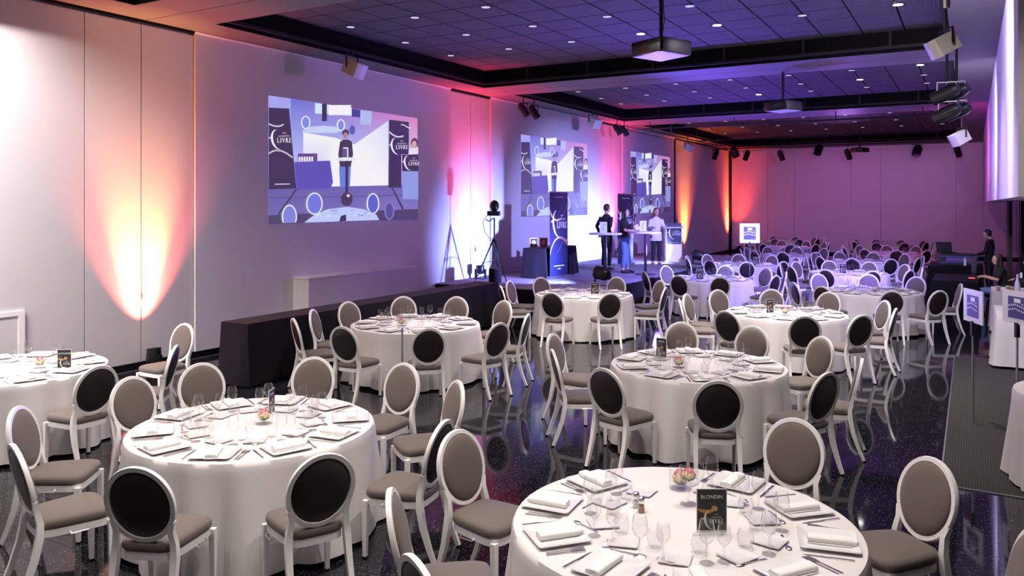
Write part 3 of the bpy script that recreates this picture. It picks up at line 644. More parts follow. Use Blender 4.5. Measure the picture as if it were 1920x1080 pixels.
def banner(x, y, rz, label):
    t = thing('rollup_banner', label, 'banner', (x, y, SZ), rz, 'roll-up event banners'); wd, ht = .85, 2.1
    MB().box(-.44, .44, -.09, .09, 0, .07).build('base_cassette', M['alu'], t); MB().tube([(0, .03, .05), (0, .03, ht)], .012, 6).build('pole', M['alu'], t)
    MB().box(-.43, .43, -.012, .012, ht, ht+.03).build('top_bar', M['alu'], t); MB().box(-wd/2, wd/2, 0, .003, .07, ht).build('banner_sheet', M['shiny'], t)
    P = Print(step=.0006); P.poly([(-wd/2, .07), (wd/2, .07), (wd/2, ht), (-wd/2, ht)], ((.008, .012, .06), (.008, .012, .06), (.012, .008, .022), (.012, .008, .022)))
    for k in range(3):
        P.ribbon(bez((-.425, 1.68-.05*k), (-.2, 1.30+.03*k), (.12, 1.30+.04*k), (.425, 1.86-.03*k)), [.004+.03*math.sin(math.pi*(1-i/12)*.9)*(1-.3*k)*(1-i/13) for i in range(13)], gold)
        P.ribbon(bez((-.425, .58+.02*k), (-.25, 1.02+.02*k), (.05, 1.15-.03*k), (.425, .80+.05*k)), [.003+.03*(i/12)*(1-.3*k) for i in range(13)], gold)
    P.ribbon(bez((-.1, 1.56), (.0, 1.6), (.15, 1.75), (.22, 1.85)), [.003]*13, (.4, .3, .25)); P.ribbon(bez((-.1, .62), (.0, .7), (.1, .8), (.2, .9)), [.003]*13, (.35, .25, .2))
    logo(P, .05, 1.24, .15); P.rect(-.2, 1.985, .2, 2.0, (.5, .5, .55)); P.rect(-.25, .30, .25, .318, (.6, .6, .65))
    for k in range(3): P.rect(-.07+.05*k, .22, -.04+.05*k, .25, (.6, .6, .7))
    o = obj('print', P.mesh('print', M['print']), t); o.location = (0, -.001, 0)
banner(-8.78, 17.42, R(86), 'tall dark event banner beside the draped stage table'); banner(-8.9, 22.05, R(80), 'tall dark event banner behind the speakers on stage')
def cocktail(x, y, label):
    t = thing('cocktail_table', label, 'table', (x, y, SZ), 0, 'cocktail tables on stage')
    MB().lathe([(.0, 1.075), (.385, 1.075), (.40, 1.085), (.40, 1.105), (.385, 1.115), (.0, 1.115)], 28).build('table_top', M['white'], t, 40)
    MB().tube([(0, 0, .02), (0, 0, 1.08)], .035, 12).build('column', M['blackmetal'], t, 40); MB().lathe([(.28, 0), (.28, .012), (.05, .03), (.0, .03)], 24).build('base', M['blackmetal'], t, 40)
cocktail(-7.75, 17.9, 'white-topped high cocktail table in front of the man in the suit'); cocktail(-7.3, 19.45, 'white-topped high cocktail table in front of the woman in white')
def trophy(x, y, rz, label):
    t = thing('book_trophy', label, 'trophy', (x, y, SZ+1.116), rz); MB().prism([(-.09, 0), (.09, 0), (.09, .27), (-.09, .27)], .03).build('block', M['acrylic'], t)
    P = Print(); P.ribbon(bez((-.04, .06), (.05, .08), (-.06, .16), (.04, .22)), [.006]*13, (.25, .2, .3)); o = obj('engraving', P.mesh('engraving', M['print']), t); o.location = (0, -.001, 0); MB().box(-.1, .1, -.03, .06, 0, .012).build('foot', M['acrylic'], t)
trophy(-7.78, 17.85, R(25), 'upright clear book-shaped trophy on the left cocktail table'); trophy(-7.42, 19.6, R(25), 'upright clear book-shaped trophy on the right cocktail table')
# lectern
t = thing('lectern', 'white and clear lectern with dark event sign at the stage end', 'lectern', (-8.1, 24.1, SZ), R(30))
MB().box(-.24, .24, .0, .03, .03, 1.05).build('front_panel', M['white'], t)
for sx in (-1, 1): MB().prism([(sx*.24-.012, .03), (sx*.24+.012, .03), (sx*.24+.012, 1.08), (sx*.24-.012, 1.08)], .36).build('side_panel', M['acrylic'], t)
MB().box(-.27, .27, -.06, .42, 1.08, 1.11, Matrix.Rotation(R(8), 4, 'X')).build('reading_top', M['acrylic'], t); MB().box(-.3, .3, -.1, .42, 0, .03).build('base', M['white'], t)
MB().box(-.235, .235, .05, .36, .55, .57).build('shelf', M['acrylic'], t)
P = Print(); P.rect(-.23, .56, .23, 1.22, (.012, .010, .035)); logo(P, .04, .84, .085); P.rect(-.14, .60, .14, .612, (.5, .5, .55)); o = obj('sign', P.mesh('sign', M['print']), t); o.location = (0, -.004, 0)
MB().tube([(-.1, .2, 1.1), (-.12, .15, 1.3), (-.05, .12, 1.42)], .006, 6).tube([(.12, .2, 1.1), (.12, .15, 1.28), (.0, .12, 1.4)], .006, 6).build('gooseneck_microphone', M['blackmetal'], t)
# tripod with round head
t = thing('camera_tripod', 'black tripod with round video head at the stage edge', 'tripod', (-9.62, 15.75, SZ), R(20))
for k in range(3):
    a = R(80+120*k); l = MB().tube([(.02*math.cos(a), .02*math.sin(a), 1.0), (.26*math.cos(a), .26*math.sin(a), .45), (.47*math.cos(a), .47*math.sin(a), 0)], [.02, .017, .011], 8).build('leg', M['blackmetal'], t)
    MB().ball((.26*math.cos(a), .26*math.sin(a), .45), .026).build('clamp', M['blackmetal'], l)
MB().tube([(0, 0, .55), (0, 0, 1.5)], .018, 8).build('column', M['blackmetal'], t); MB().ball((0, 0, 1.78), .115, .115, .135, 16, 10).build('camera_dome', M['shiny'], t, 60); MB().box(-.15, .13, -.09, .09, 1.55, 1.66).build('camera_base', M['blackmetal'], t)
MB().tube([(-.02, 0, 1.5), (-.12, 0, 1.42), (-.2, 0, 1.46)], .014, 6).build('pan_handle', M['blackmetal'], t); MB().tube([(-.14, 0, 1.6), (-.28, .02, 1.4), (-.22, .02, 1.15), (-.05, 0, .95)], .007, 6).build('cable', M['blackmetal'], t)
br = MB()
for k in range(3):
    a = R(80+120*k); br.tube([(0, 0, .5), (.25*math.cos(a), .25*math.sin(a), .46)], .006, 5)
br.build('spreader', M['blackmetal'], t)
t = thing('weight_bag', 'black weight bag hanging below the stage tripod', 'bag', (-9.6, 15.75, SZ)); MB().lathe([(.0, .0), (.14, 0), (.15, .03), (.145, .32), (.0, .33)], 18).build('bag_body', M['drape'], t, 50); MB().tube([(-.14, 0, .32), (0, 0, .5), (.14, 0, .32)], .012, 6).build('strap', M['drape'], t)

# ================================================================ lighting fixtures
def aimrot(o, d): o.rotation_euler = Vector(d).to_track_quat('Y', 'Z').to_euler()
def par_can(name, label, loc, d, r=.09, L=.26, lens='black', group='hung stage spotlights', hang=None, cat='spotlight'):
    t = thing(name, label, cat, loc, 0, group)
    body = MB().lathe([(r*.7, 0), (r, L*.25), (r, L), (r*1.04, L), (r*1.04, L+.015), (r*.9, L+.015)], 16, cap0=True)
    m = Matrix.Rotation(R(-90), 4, 'X')       # lathe axis Z -> +Y
    body.v = [tuple(m @ Vector(p)) for p in body.v]; body.v = [(x, y-L/2, z) for x, y, z in body.v]
    b = body.build('housing', M['blackmetal'], t, 40); aimrot(b, d)
    ln = MB().lathe([(.0, L*.93), (r*.92, L*.93)], 16); ln.v = [tuple(m @ Vector(p)) for p in ln.v]; ln.v = [(x, y-L/2, z) for x, y, z in ln.v]; ln.build('lens', M[lens], b)
    if hang:
        MB().box(-r-.03, r+.03, -.012, .012, r+.06, r+.08).box(-r-.03, -r-.015, -.012, .012, -.02, r+.07).box(r+.015, r+.03, -.012, .012, -.02, r+.07).build('yoke', M['blackmetal'], t); MB().tube([(0, 0, r+.08), (0, 0, hang)], .014, 6).build('hanging_clamp', M['blackmetal'], t)
    else: MB().box(-r-.05, -r-.02, -.03, .03, -r-.10, .02).box(r+.02, r+.05, -.03, .03, -r-.10, .02).box(-r-.05, r+.05, -.09, .09, -r-.115, -r-.095).build('floor_bracket', M['blackmetal'], t)
    return t
for uy, lab in ((7.42, 'black floor uplight glowing amber by the front wall panel'), (16.35, 'black floor uplight with red beam by the stage tripod'), (25.2, 'black floor uplight with pink beam behind the speakers'), (33.2, 'black floor uplight with orange beam past the stage'), (40.2, 'black floor uplight with red beam in the far corner')):
    onst = 14.86 < uy < 28.2; x0 = -10.38 if uy < 35 else -10.1
    par_can('floor_uplight', lab, (x0, uy, (SZ if onst else 0)+.215), (-.12, 0, 1), .10, .20, 'uplens', 'wall uplights')
for x, y, d, lab in ((-7.12, 16.3, (-1, .18, .15), 'black floor washer glowing blue at the near stage front'), (-7.12, 23.5, (-1, -.06, .15), 'black floor washer glowing blue at the far stage front')):
    par_can('floor_washer', lab, (x, y, SZ+.27), d, .15, .30, 'blue_lens', 'stage floor washers')
for x, y, lab in ((-9.85, 17.54, 'left one of the first pair of hung spotlights above the stage'), (-9.85, 18.10, 'right one of the first pair of hung spotlights above the stage'), (-9.85, 23.7, 'left one of the second pair of hung spotlights above the stage'), (-9.85, 24.3, 'right one of the second pair of hung spotlights above the stage')):
    par_can('hung_spotlight', lab, (x, y, 4.84), (.55, .3, -1), .09, .36, 'lens', hang=.40)
BACK = [(-10.4, 4.78, 'black moving spotlight at the far left end of the back rail'), (-9.53, 4.85, 'round black moving head above the dark corner post'), (-8.97, 4.69, 'small black spotlight right of the corner post'), (-7.45, 4.64, 'black spotlight alone left on the back wall'), (-5.84, 4.85, 'large black moving head near the middle of the back wall'), (-4.64, 4.6, 'narrow black spotlight beside the far projector'), (-1.96, 4.67, 'large black moving head right of the far projector'), (-.5, 4.6, 'wide black spotlight at the right end of the back rail')]
for k, (x, z, lab) in enumerate(BACK): par_can('moving_head', lab, (x, 37.0, z), ((-.2, -.6, -1), (.3, .5, -1))[k % 2], .17 if k in (1, 4, 6) else .12, .45, 'black', 'back rail moving heads', CZ-z)
for k, (dx, dz, lab) in enumerate(((-.14, .13, 'upper left'), (.13, .17, 'upper right'), (-.10, -.19, 'lower left'), (.17, -.15, 'lower right'))):
    par_can('hung_led_can', '%s black can of the four-lamp cluster by the right-hand white panel' % lab, (-.30+dx*.5, 15.37+dx*1.15, 4.18+dz), (-.9, .45, -.35), .115, .42, 'lens', 'four-lamp cluster', 1.01-dz)
def pbox(name, label, loc, rz, tilt, group, wood=False, hang=.3, sc=1):
    t = thing(name, label, 'speaker', loc, rz, group); m = Matrix.Rotation(tilt, 4, 'X'); t.scale = (sc, sc, sc); hang /= sc
    fr = [(-.17, -.2), (.17, -.2), (.13, .12), (-.13, .12)]
    b = MB().rings([[tuple(m @ Vector((x, y, z))) for x, y in fr] for z in (-.13, .13)]); b.build('cabinet', M['wood' if wood else 'speaker'], t)
    g = MB(); rs = []
    for z in (-.135, .135): rs.append([tuple(m @ Vector((-.175+.35*i/8, -.205-.035*math.sin(math.pi*i/8), z))) for i in range(9)]+[tuple(m @ Vector((.175, -.19, z))), tuple(m @ Vector((-.175, -.19, z)))])
    g.rings(rs).build('grille', M['speaker'], t, 40); MB().tube([(-.19, 0, -.02), (-.19, 0, .2), (.19, 0, .2), (.19, 0, -.02)], .012, 6, True).build('bracket', M['blackmetal'], t); MB().tube([(0, 0, .2), (0, 0, hang)], .018, 8).build('hanging_pole', M['blackmetal'], t)
pbox('ceiling_speaker', 'tan-sided white loudspeaker above the nearest projected picture', (-9.75, 11.0, 4.93), R(100), R(25), 'hung loudspeakers', True, .30); pbox('ceiling_speaker', 'white loudspeaker between the two pairs of hung spotlights', (-9.8, 21.7, 4.90), R(75), R(25), 'hung loudspeakers', False, .3)
pbox('ceiling_speaker', 'white loudspeaker above the orange wall stripe', (-9.85, 31.0, 4.74), R(75), R(25), 'hung loudspeakers', False, .45); pbox('ceiling_speaker', 'bright white loudspeaker on a pole at the upper right', (-.22, 8.9, 4.03), R(-62), R(28), 'hung loudspeakers', False, 1.16, .68); pbox('ceiling_speaker', 'white loudspeaker below the four-lamp cluster', (-.2, 20.7, 3.97), R(-62), R(28), 'hung loudspeakers', False, 1.2)
def projector(x, y, z, label, top=TZ):
    t = thing('ceiling_projector', label, 'projector', (x, y, z), R(65), 'ceiling projectors'); MB().rings([sq(.27, -.09, 4, .12), sq(.28, -.07, 4, .12), sq(.28, .09, 4, .12), sq(.26, .10, 4, .12)]).build('housing', M['shiny'], t, 40)
    MB().box(-.25, .25, -.25, .25, -.094, -.09).build('base_plate', M['speaker'], t); MB().tube([(0, 0, .1), (0, 0, top-z)], .025, 8).build('ceiling_pole', M['blackmetal'], t); MB().lathe([(.09, .10), (.09, .13), (.03, .14)], 12).build('mount', M['blackmetal'], t)
    l = MB().lathe([(.0, .30), (.055, .30), (.06, .27)], 14); mm = Matrix.Rotation(R(-90), 4, 'X'); l.v = [tuple(mm @ Vector(p)) for p in l.v]; l.build('lens', M['acrylic'], t); MB().tube([(.03, .02, .1), (.09, .03, .4), (.02, .0, .8)], .006, 5).build('cable', M['blackmetal'], t)
projector(-3.5, 9.9, 4.46, 'black projector on a ceiling pole, nearest to the viewer'); projector(-3.4, 17.1, 4.47, 'black projector on a ceiling pole in the middle coffer', CZ+.38); projector(-4.1, 36.4, 4.72, 'small far projector near the back wall')
# pipe frame above the far tables
t = thing('pipe_frame', 'black pipe frame hung under the far ceiling', 'pipe frame', (0, 0, 0))
for pts in ([(-9.5, 25.2, 4.95), (-.9, 25.2, 4.95)], [(-9.5, 25.2, 4.95), (-9.5, 37.0, 4.95)], [(-10.6, 37.0, 5.02), (-.3, 37.0, 5.02)], [(-9.5, 31, 4.95), (-.9, 31, 4.95)]): MB().tube(pts, .028, 8).build('pipe', M['blackmetal'], t)
for p in ((-9.3, 25.2), (-6.5, 25.2), (-3.5, 25.2), (-1.2, 25.2), (-9.5, 28), (-9.5, 31), (-9.5, 34)): MB().tube([(*p, 4.95), (*p, CZ if p[1] < 26 else TZ)], .016, 6).build('hanger', M['blackmetal'], t)
t = thing('rail_pole', 'grey pole dropping from the ceiling at the upper right', 'pole', (-.2, 8.3, 4.25)); MB().tube([(0, 0, 0), (-.01, -.1, .9)], .03, 8).build('tube', M['alu'], t); MB().tube([(0, .04, 0), (.05, 0, .3), (0, -.06, .8)], .006, 5).build('cable', M['blackmetal'], t)

for y, z, lab in ((7.44, .95, 'thin hanging cord with wooden pull above the amber uplight'), (16.6, 1.25, 'thin hanging cord with red pull beside the stage tripod')):
    t = thing('hanging_cord', lab, 'cord', (WX+.02, y, z), 0, 'wall pull cords'); MB().tube([(0, 0, .12), (.004, 0, .45)], .004, 6).build('cord', M['mirror'], t); MB().lathe([(.0, 0), (.02, .01), (.024, .06), (.01, .12), (.0, .125)], 10).build('pull', M['wood'] if y < 10 else M['petal_pink'], t, 60)

# ================================================================ projected live pictures
def shot():
    d0, d1 = 13.9, 17.6
    def tr(x, y):
        p = (x-78)/1079; top = 72+171*p; bot = 995-10*p; tt = p*d0/(d1-p*(d1-d0)); return (tt*4.32, 2.26*(1-(y-top)/(bot-top)))
    P = Print(tr, .0005)
    B, L, Wt, D, DK = (.16, .17, .75), (.42, .45, .95), (1.0, 1.0, 1.0), (.05, .04, .22), (.018, .010, .05)
    P.poly([(78, 72), (78, 995), (1157, 985), (1157, 243)], ((.40, .42, .95), (.18, .18, .70), (.30, .26, .80), (.80, .20, .45)))
    P.poly([(240, 95), (240, 560), (1157, 560), (1157, 243)], ((.14, .16, .72), (.5, .55, 1), (.7, .6, .95), (.75, .25, .55)))
    P.poly([(330, 340), (560, 380), (560, 740), (330, 740)], ((.5, .55, 1), Wt, Wt, Wt)); P.poly([(560, 380), (700, 430), (945, 260), (945, 740), (560, 740)], (Wt, Wt, (.75, .8, 1), Wt, Wt))
    P.poly([(415, 128), (680, 165), (680, 222), (415, 205)], (.65, .9, 1)); P.rect(515, 145, 675, 217, Wt); P.rect(465, 135, 500, 260, DK); P.poly([(680, 170), (742, 180), (742, 235), (680, 228)], (.03, .04, .3)); P.poly([(742, 182), (826, 192), (820, 290), (742, 285)], (.45, .55, .9))
    for cx, cy, rx, ry in ((347, 268, 34, 48), (601, 290, 30, 44)): P.ell(cx, cy, rx, ry, Wt); P.ell(cx, cy, rx-8, ry-8, (.22, .28, .8))
    P.poly([(325, 325), (380, 300), (470, 293), (560, 300), (590, 330), (575, 345), (325, 345)], (.6, .72, 1)); P.ell(683, 325, 20, 34, (.08, .10, .45))
    P.poly([(78, 735), (1157, 728), (1157, 985), (78, 995)], ((.16, .14, .46), (.24, .21, .60), (.15, .13, .42), (.12, .11, .38)))
    for a, b in (((280, 745), (150, 925)), ((970, 745), (1050, 905))): P.ribbon([a, b], [5, 8], (.02, .02, .06))
    P.ribbon([(78, 805), (600, 806), (1040, 803)], [2, 2, 2], (.05, .04, .12)); P.poly([(78, 930), (1157, 905), (1157, 985), (78, 995)], (.05, .035, .10))
    P.poly([(78, 160), (225, 168), (277, 742), (78, 745)], DK)
    P.ribbon(bez((78, 275), (120, 300), (160, 300), (185, 280)), [5]*13, (.7, .7, .9)); P.ribbon(bez((78, 490), (140, 440), (200, 480), (250, 520)), [6]*13, (.6, .55, .6))
    def lg(cx, cy, s):
        Q = Print(); logo(Q, 0, 0, 1, (.95, .95, 1)); off = len(P.v); P.n += 1
        for u, _, v in Q.v: a, b = tr(cx+u*s, cy-v*s); P.v.append((a, -P.n*P.step, b))
        for f, c in zip(Q.f, Q.c): P.f.append(tuple(off+i for i in f)); P.c.append(c)
    lg(172, 410, 33); P.rect(120, 706, 230, 712, (.8, .8, .9))
    P.poly([(262, 552), (520, 545), (542, 700), (525, 742), (280, 750)], (.08, .07, .45)); P.poly([(288, 492), (428, 492), (428, 548), (288, 548)], (.10, .05, .25))
    for k in range(6): P.rect(294+k*18, 515, 306+k*18, 548, Wt)
    P.poly([(948, 252), (1090, 270), (1090, 505), (1035, 505), (1035, 748), (942, 745)], DK); lg(1025, 465, 28); P.ribbon(bez((948, 340), (985, 380), (1020, 385), (1050, 370)), [5]*13, (.75, .75, .95)); P.ribbon(bez((1032, 290), (1060, 280), (1090, 330), (1108, 310)), [4]*13, (.8, .7, .7))
    P.ell(1130, 422, 26, 36, (.10, .03, .05)); P.ell(1128, 432, 17, 24, (.75, .42, .42)); P.poly([(1090, 465), (1157, 455), (1157, 510), (1085, 510)], (.9, .8, .9))
    P.poly([(1040, 508), (1157, 505), (1157, 630), (1042, 628)], DK); lg(1112, 585, 25); P.poly([(1040, 628), (1157, 630), (1157, 835), (1045, 830)], (.28, .36, .82))
    P.ell(630, 345, 26, 24, (.03, .02, .06)); P.ell(630, 365, 17, 24, (.45, .25, .30)); P.poly([(590, 410), (615, 395), (650, 395), (676, 412), (684, 500), (665, 605), (590, 600), (577, 500)], (.03, .02, .06))
    P.poly([(583, 590), (668, 590), (660, 735), (590, 740)], (.12, .22, .75)); P.poly([(608, 452), (650, 448), (652, 518), (606, 518)], (.12, .08, .25)); P.ribbon([(612, 455), (645, 455), (645, 520)], [4, 4, 4], Wt)
    P.ell(633, 536, 82, 14, (.85, .88, 1)); P.rect(628, 548, 648, 775, DK); P.ell(638, 825, 42, 50, (.03, .02, .04)); P.ell(648, 800, 12, 10, (1, .9, .8))
    for cx, cy, rx, ry, f in ((404, 853, 60, 80, (.15, .20, .75)), (827, 860, 46, 76, (.08, .12, .60)), (222, 945, 55, 88, (.20, .24, .75)), (945, 915, 36, 66, (.07, .06, .30))):
        yb = min(cy+ry, 985)
        P.poly([(cx+rx*math.cos(q*math.pi/12), min(cy+ry*math.sin(q*math.pi/12), 985)) for q in range(24)], (.95, .97, 1) if f[2] > .4 else (.25, .22, .5)); P.poly([(cx+(rx-9)*math.cos(q*math.pi/12), min(cy+(ry-9)*math.sin(q*math.pi/12), 984)) for q in range(24)], f)
    P.poly([(328, 988), (400, 935), (500, 895), (640, 880), (760, 900), (850, 940), (872, 980)], (.55, .65, 1)); 
    rn = random.Random(2)
    for k in range(26):
        x = rn.choice([rn.uniform(410, 560), rn.uniform(660, 800)]); y = rn.uniform(905, 960); P.ribbon([(x, y), (x+rn.uniform(10, 30), y-rn.uniform(2, 14))], [2, 2], (.9, .95, 1) if k % 2 else (.12, .14, .4))
    P.poly([(578, 984), (590, 945), (628, 935), (628, 982)], DK)
    return P.mesh('projected_picture', M['glow'])
SHOT = shot()
for y, lab, br in ((9.86, 'large projected live picture on the nearest wall panel', 1), (18.85, 'projected live picture on the wall behind the stage banner', 1), (26.9, 'projected live picture on the farthest stage wall panel', 1)):
    o = obj('projected_picture', SHOT, None, (WX+.038, y, 2.09), R(90)); tag(o, lab, 'projection', 'projected live pictures')

# ================================================================ right-hand side
def sign_stand(x, y, rz, label, z=1.31, s=.33, wd=.235):
    t = thing('sign_stand', label, 'sign', (x, y, 0), rz, 'seating plan signs'); MB().tube([(0, 0, .02), (0, 0, z-s/2)], .013, 8).build('pole', M['alu'], t)
    MB().prism([(-wd, z-s*.55), (wd, z-s*.55), (wd, z+s*.55), (-wd, z+s*.55)], .012).build('sign_board', M['signwhite'], t); MB().box(-.02, .02, -.02, .02, z-s/2-.16, z-s/2).build('clamp', M['blackmetal'], t)
    MB().rings([sq(.15, 0, 4, .3), sq(.15, .006, 4, .3)]).build('base_plate', M['white'], t)
    q_ = wd/(s*.5)
    P = Print(lambda u, v: (u*q_, v)); P.rect(-s*.3, z-s*.36, s*.3, z+s*.36, (.07, .06, .22)); P.rect(-s*.1, z+s*.16, s*.12, z+s*.30, (.8, .78, .85))
    for r_ in range(2):
        for k in range(8): P.ell(-s*.26+k*s*.07, z+s*(.10-.14*r_)-s*.02*abs(k-3), s*.022, s*.034, (.82, .8, .88), 8)
    P.ell(s*.2, z+s*.13, s*.02, s*.034, (.82, .8, .88), 8); o = obj('seating_plan', P.mesh('seating_plan', M['print']), t); o.location = (0, -.002, 0)
sign_stand(.01, 10.19, R(-67), 'white seating plan sign on a slim pole, left of the pair'); sign_stand(.43, 10.29, R(-56), 'white seating plan sign on a slim pole, at the right edge'); sign_stand(-4.75, 19.9, R(22), 'white seating plan sign rising above the far tables', 1.72, .44, .24)
t = thing('slim_post', 'slim silver post between the front left table and the counter', 'post', (-5.28, 6.75, 0)); MB().tube([(0, 0, .01), (0, 0, 1.12)], .010, 8).build('tube', M['alu'], t); MB().lathe([(.1, 0), (.1, .01), (.0, .012)], 16).build('foot', M['alu'], t)
def white_round(x, y, r, h, label, seed):
    t = thing('clothed_round_table', label, 'table', (x, y, 0)); obj('tablecloth', cloth_mesh(seed, r, h, .02), t); MB().lathe([(.02, h-.05), (r-.02, h-.05), (r-.02, h-.01), (.02, h-.01)], 24).build('tabletop', M['rail'], t)
white_round(1.0, 8.35, .68, .82, 'round table in a floor-length white cloth at the right edge', 21)
drape_box('buffet_table', .34, 1.4, 17.5, 18.7, .78, 'white-clothed buffet table with paper cups by the technicians', 'table', 'cloth', 0, .06, .03, 8); drape_box('buffet_table', .32, 1.4, 13.8, 15.3, .78, 'white-clothed buffet table behind the sign stands', 'table', 'cloth', 0, .05, .04, 8)
CUP = [('cup', MB().lathe([(.0, .0), (.028, 0), (.038, .09), (.036, .09), (.026, .004), (.0, .004)], 14).mesh('cup', M['kraft'], 50)), ('rim', MB().lathe([(.0385, .085), (.040, .09), (.0385, .094), (.036, .09)], 14).mesh('rim', M['white']))]
for k, (x, y) in enumerate([(.44, 17.75), (.60, 17.9), (.66, 17.75), (.9, 17.8)]): stamp(CUP, thing('paper_cup', ['leftmost brown paper cup on the buffet table', 'brown paper cup behind another one on the buffet table', 'brown paper cup beside the water bottle', 'brown paper cup at the right picture edge'][k], 'cup', (x, y, .782), 0, 'paper cups'))
t = thing('water_bottle', 'clear glass water bottle on the buffet table', 'bottle', (.75, 17.85, .782)); MB().lathe([(.0, 0), (.042, 0), (.045, .02), (.045, .13), (.03, .20), (.015, .26), (.014, .30)], 18).build('bottle_body', M['acrylic'], t, 60); MB().lathe([(.016, .30), (.016, .325), (.0, .326)], 12).build('cap', M['white'], t)
drape_box('technician_desk', -1.0, .25, 23.6, 25.2, .82, 'black-draped technicians desk carrying the mixing gear', 'desk', 'black', 0, .01, .01, 6); drape_box('technician_desk', -.75, .12, 19.6, 21.6, .78, 'black-draped desk in front of the seated technician', 'desk', 'black', 0, .01, .01, 6)
t = thing('laptop', 'open dark laptop standing on the mixing gear', 'laptop', (-.6, 24.6, 1.12), R(20)); MB().box(-.2, .2, -.14, .14, 0, .02).build('keyboard_half', M['laptop'], t); MB().box(-.2, .2, 0, .012, 0, .27, Matrix.Translation((0, .14, .02)) @ Matrix.Rotation(R(-14), 4, 'X')).build('screen_half', M['laptop'], t)
t = thing('flight_case', 'black flight case of mixing gear with blue edges', 'case', (-.35, 24.3, .825), R(10)); MB().box(-.42, .45, -.3, .45, 0, .29).build('case_body', M['laptop'], t)
for z in (.06, .22): MB().box(-.42, .45, -.315, -.30, z, z+.025).build('edge_rail', mat('blue_edge', (.10, .12, .5), .3), t)
MB().box(-.3, .35, -.312, -.3, .10, .2).build('panel', M['pane'], t)
t = thing('small_monitor', 'small glowing monitor seen edge-on before the technician', 'monitor', (.05, 21.2, .785), R(104)); MB().box(-.16, .16, 0, .02, .06, .44).build('bezel', M['laptop'], t); MB().box(-.15, .15, -.003, 0, .07, .43).build('display', M['monitor'], t); MB().box(-.08, .08, -.06, .08, 0, .012).box(-.02, .02, .02, .035, 0, .1).build('stand', M['laptop'], t)
t = thing('lit_keyboard', 'small keyboard with red light under the technicians hands', 'keyboard', (.0, 20.3, .785), R(0)); MB().box(-.09, .09, -.2, .2, 0, .018).build('body', M['laptop'], t); MB().box(-.06, .06, -.15, .15, .018, .022).build('keys', M['redglow'], t)
t = thing('drink_bottle', 'small plastic bottle with pale cap on the technicians desk', 'bottle', (-.15, 23.9, .825)); MB().lathe([(.0, 0), (.03, 0), (.033, .02), (.03, .15), (.012, .19), (.012, .2)], 14).build('bottle_body', M['acrylic'], t, 60); MB().lathe([(.014, .2), (.014, .22), (.0, .222)], 10).build('cap', M['white'], t)

# ================================================================ people
def loft(mb, rs, n=16):
    rr = []
    for c, ax, ay, rx, ry in rs:
        c, ax, ay = Vector(c), Vector(ax), Vector(ay); rr.append([c+ax*rx*math.cos(2*math.pi*j/n)+ay*ry*math.sin(2*math.pi*j/n) for j in range(n)])
    return mb.rings(rr)
def hand(mb, wr, d, side, curl=.5, palm=(0, 0, -1)):
    wr, d = Vector(wr), Vector(d).normalized(); pn = Vector(palm); pn = (pn-d*pn.dot(d)).normalized(); sd = d.cross(pn)*side
    c = wr+d*.045; loft(mb, [(wr-d*.01, sd, pn, .026, .020), (wr+d*.03, sd, pn, .036, .015), (wr+d*.075, sd, pn, .042, .013), (wr+d*.09, sd, pn, .036, .010)], 10)
    for k, ln in enumerate((.066, .076, .071, .055)):
        b = wr+d*.082+sd*(.030-.020*k); p1 = b+(d*math.cos(curl*.6)+pn*math.sin(curl*.6))*ln*.5; p2 = p1+(d*math.cos(curl*1.7)+pn*math.sin(curl*1.7))*ln*.5
        mb.tube([b-d*.02, b, p1, p2], [.009, .009, .0085, .007], 6)
    b = wr+d*.03+sd*.03; mb.tube([b-sd*.01, b+sd*.018+d*.02, b+sd*.026+d*.05+pn*.012], [.011, .010, .008], 6)
def remesh(o, vox, it=3):
    m = o.modifiers.new('remesh', 'REMESH'); m.mode = 'VOXEL'; m.voxel_size = vox; m.use_smooth_shade = True
    s = o.modifiers.new('smooth', 'SMOOTH'); s.iterations = it; s.factor = .5
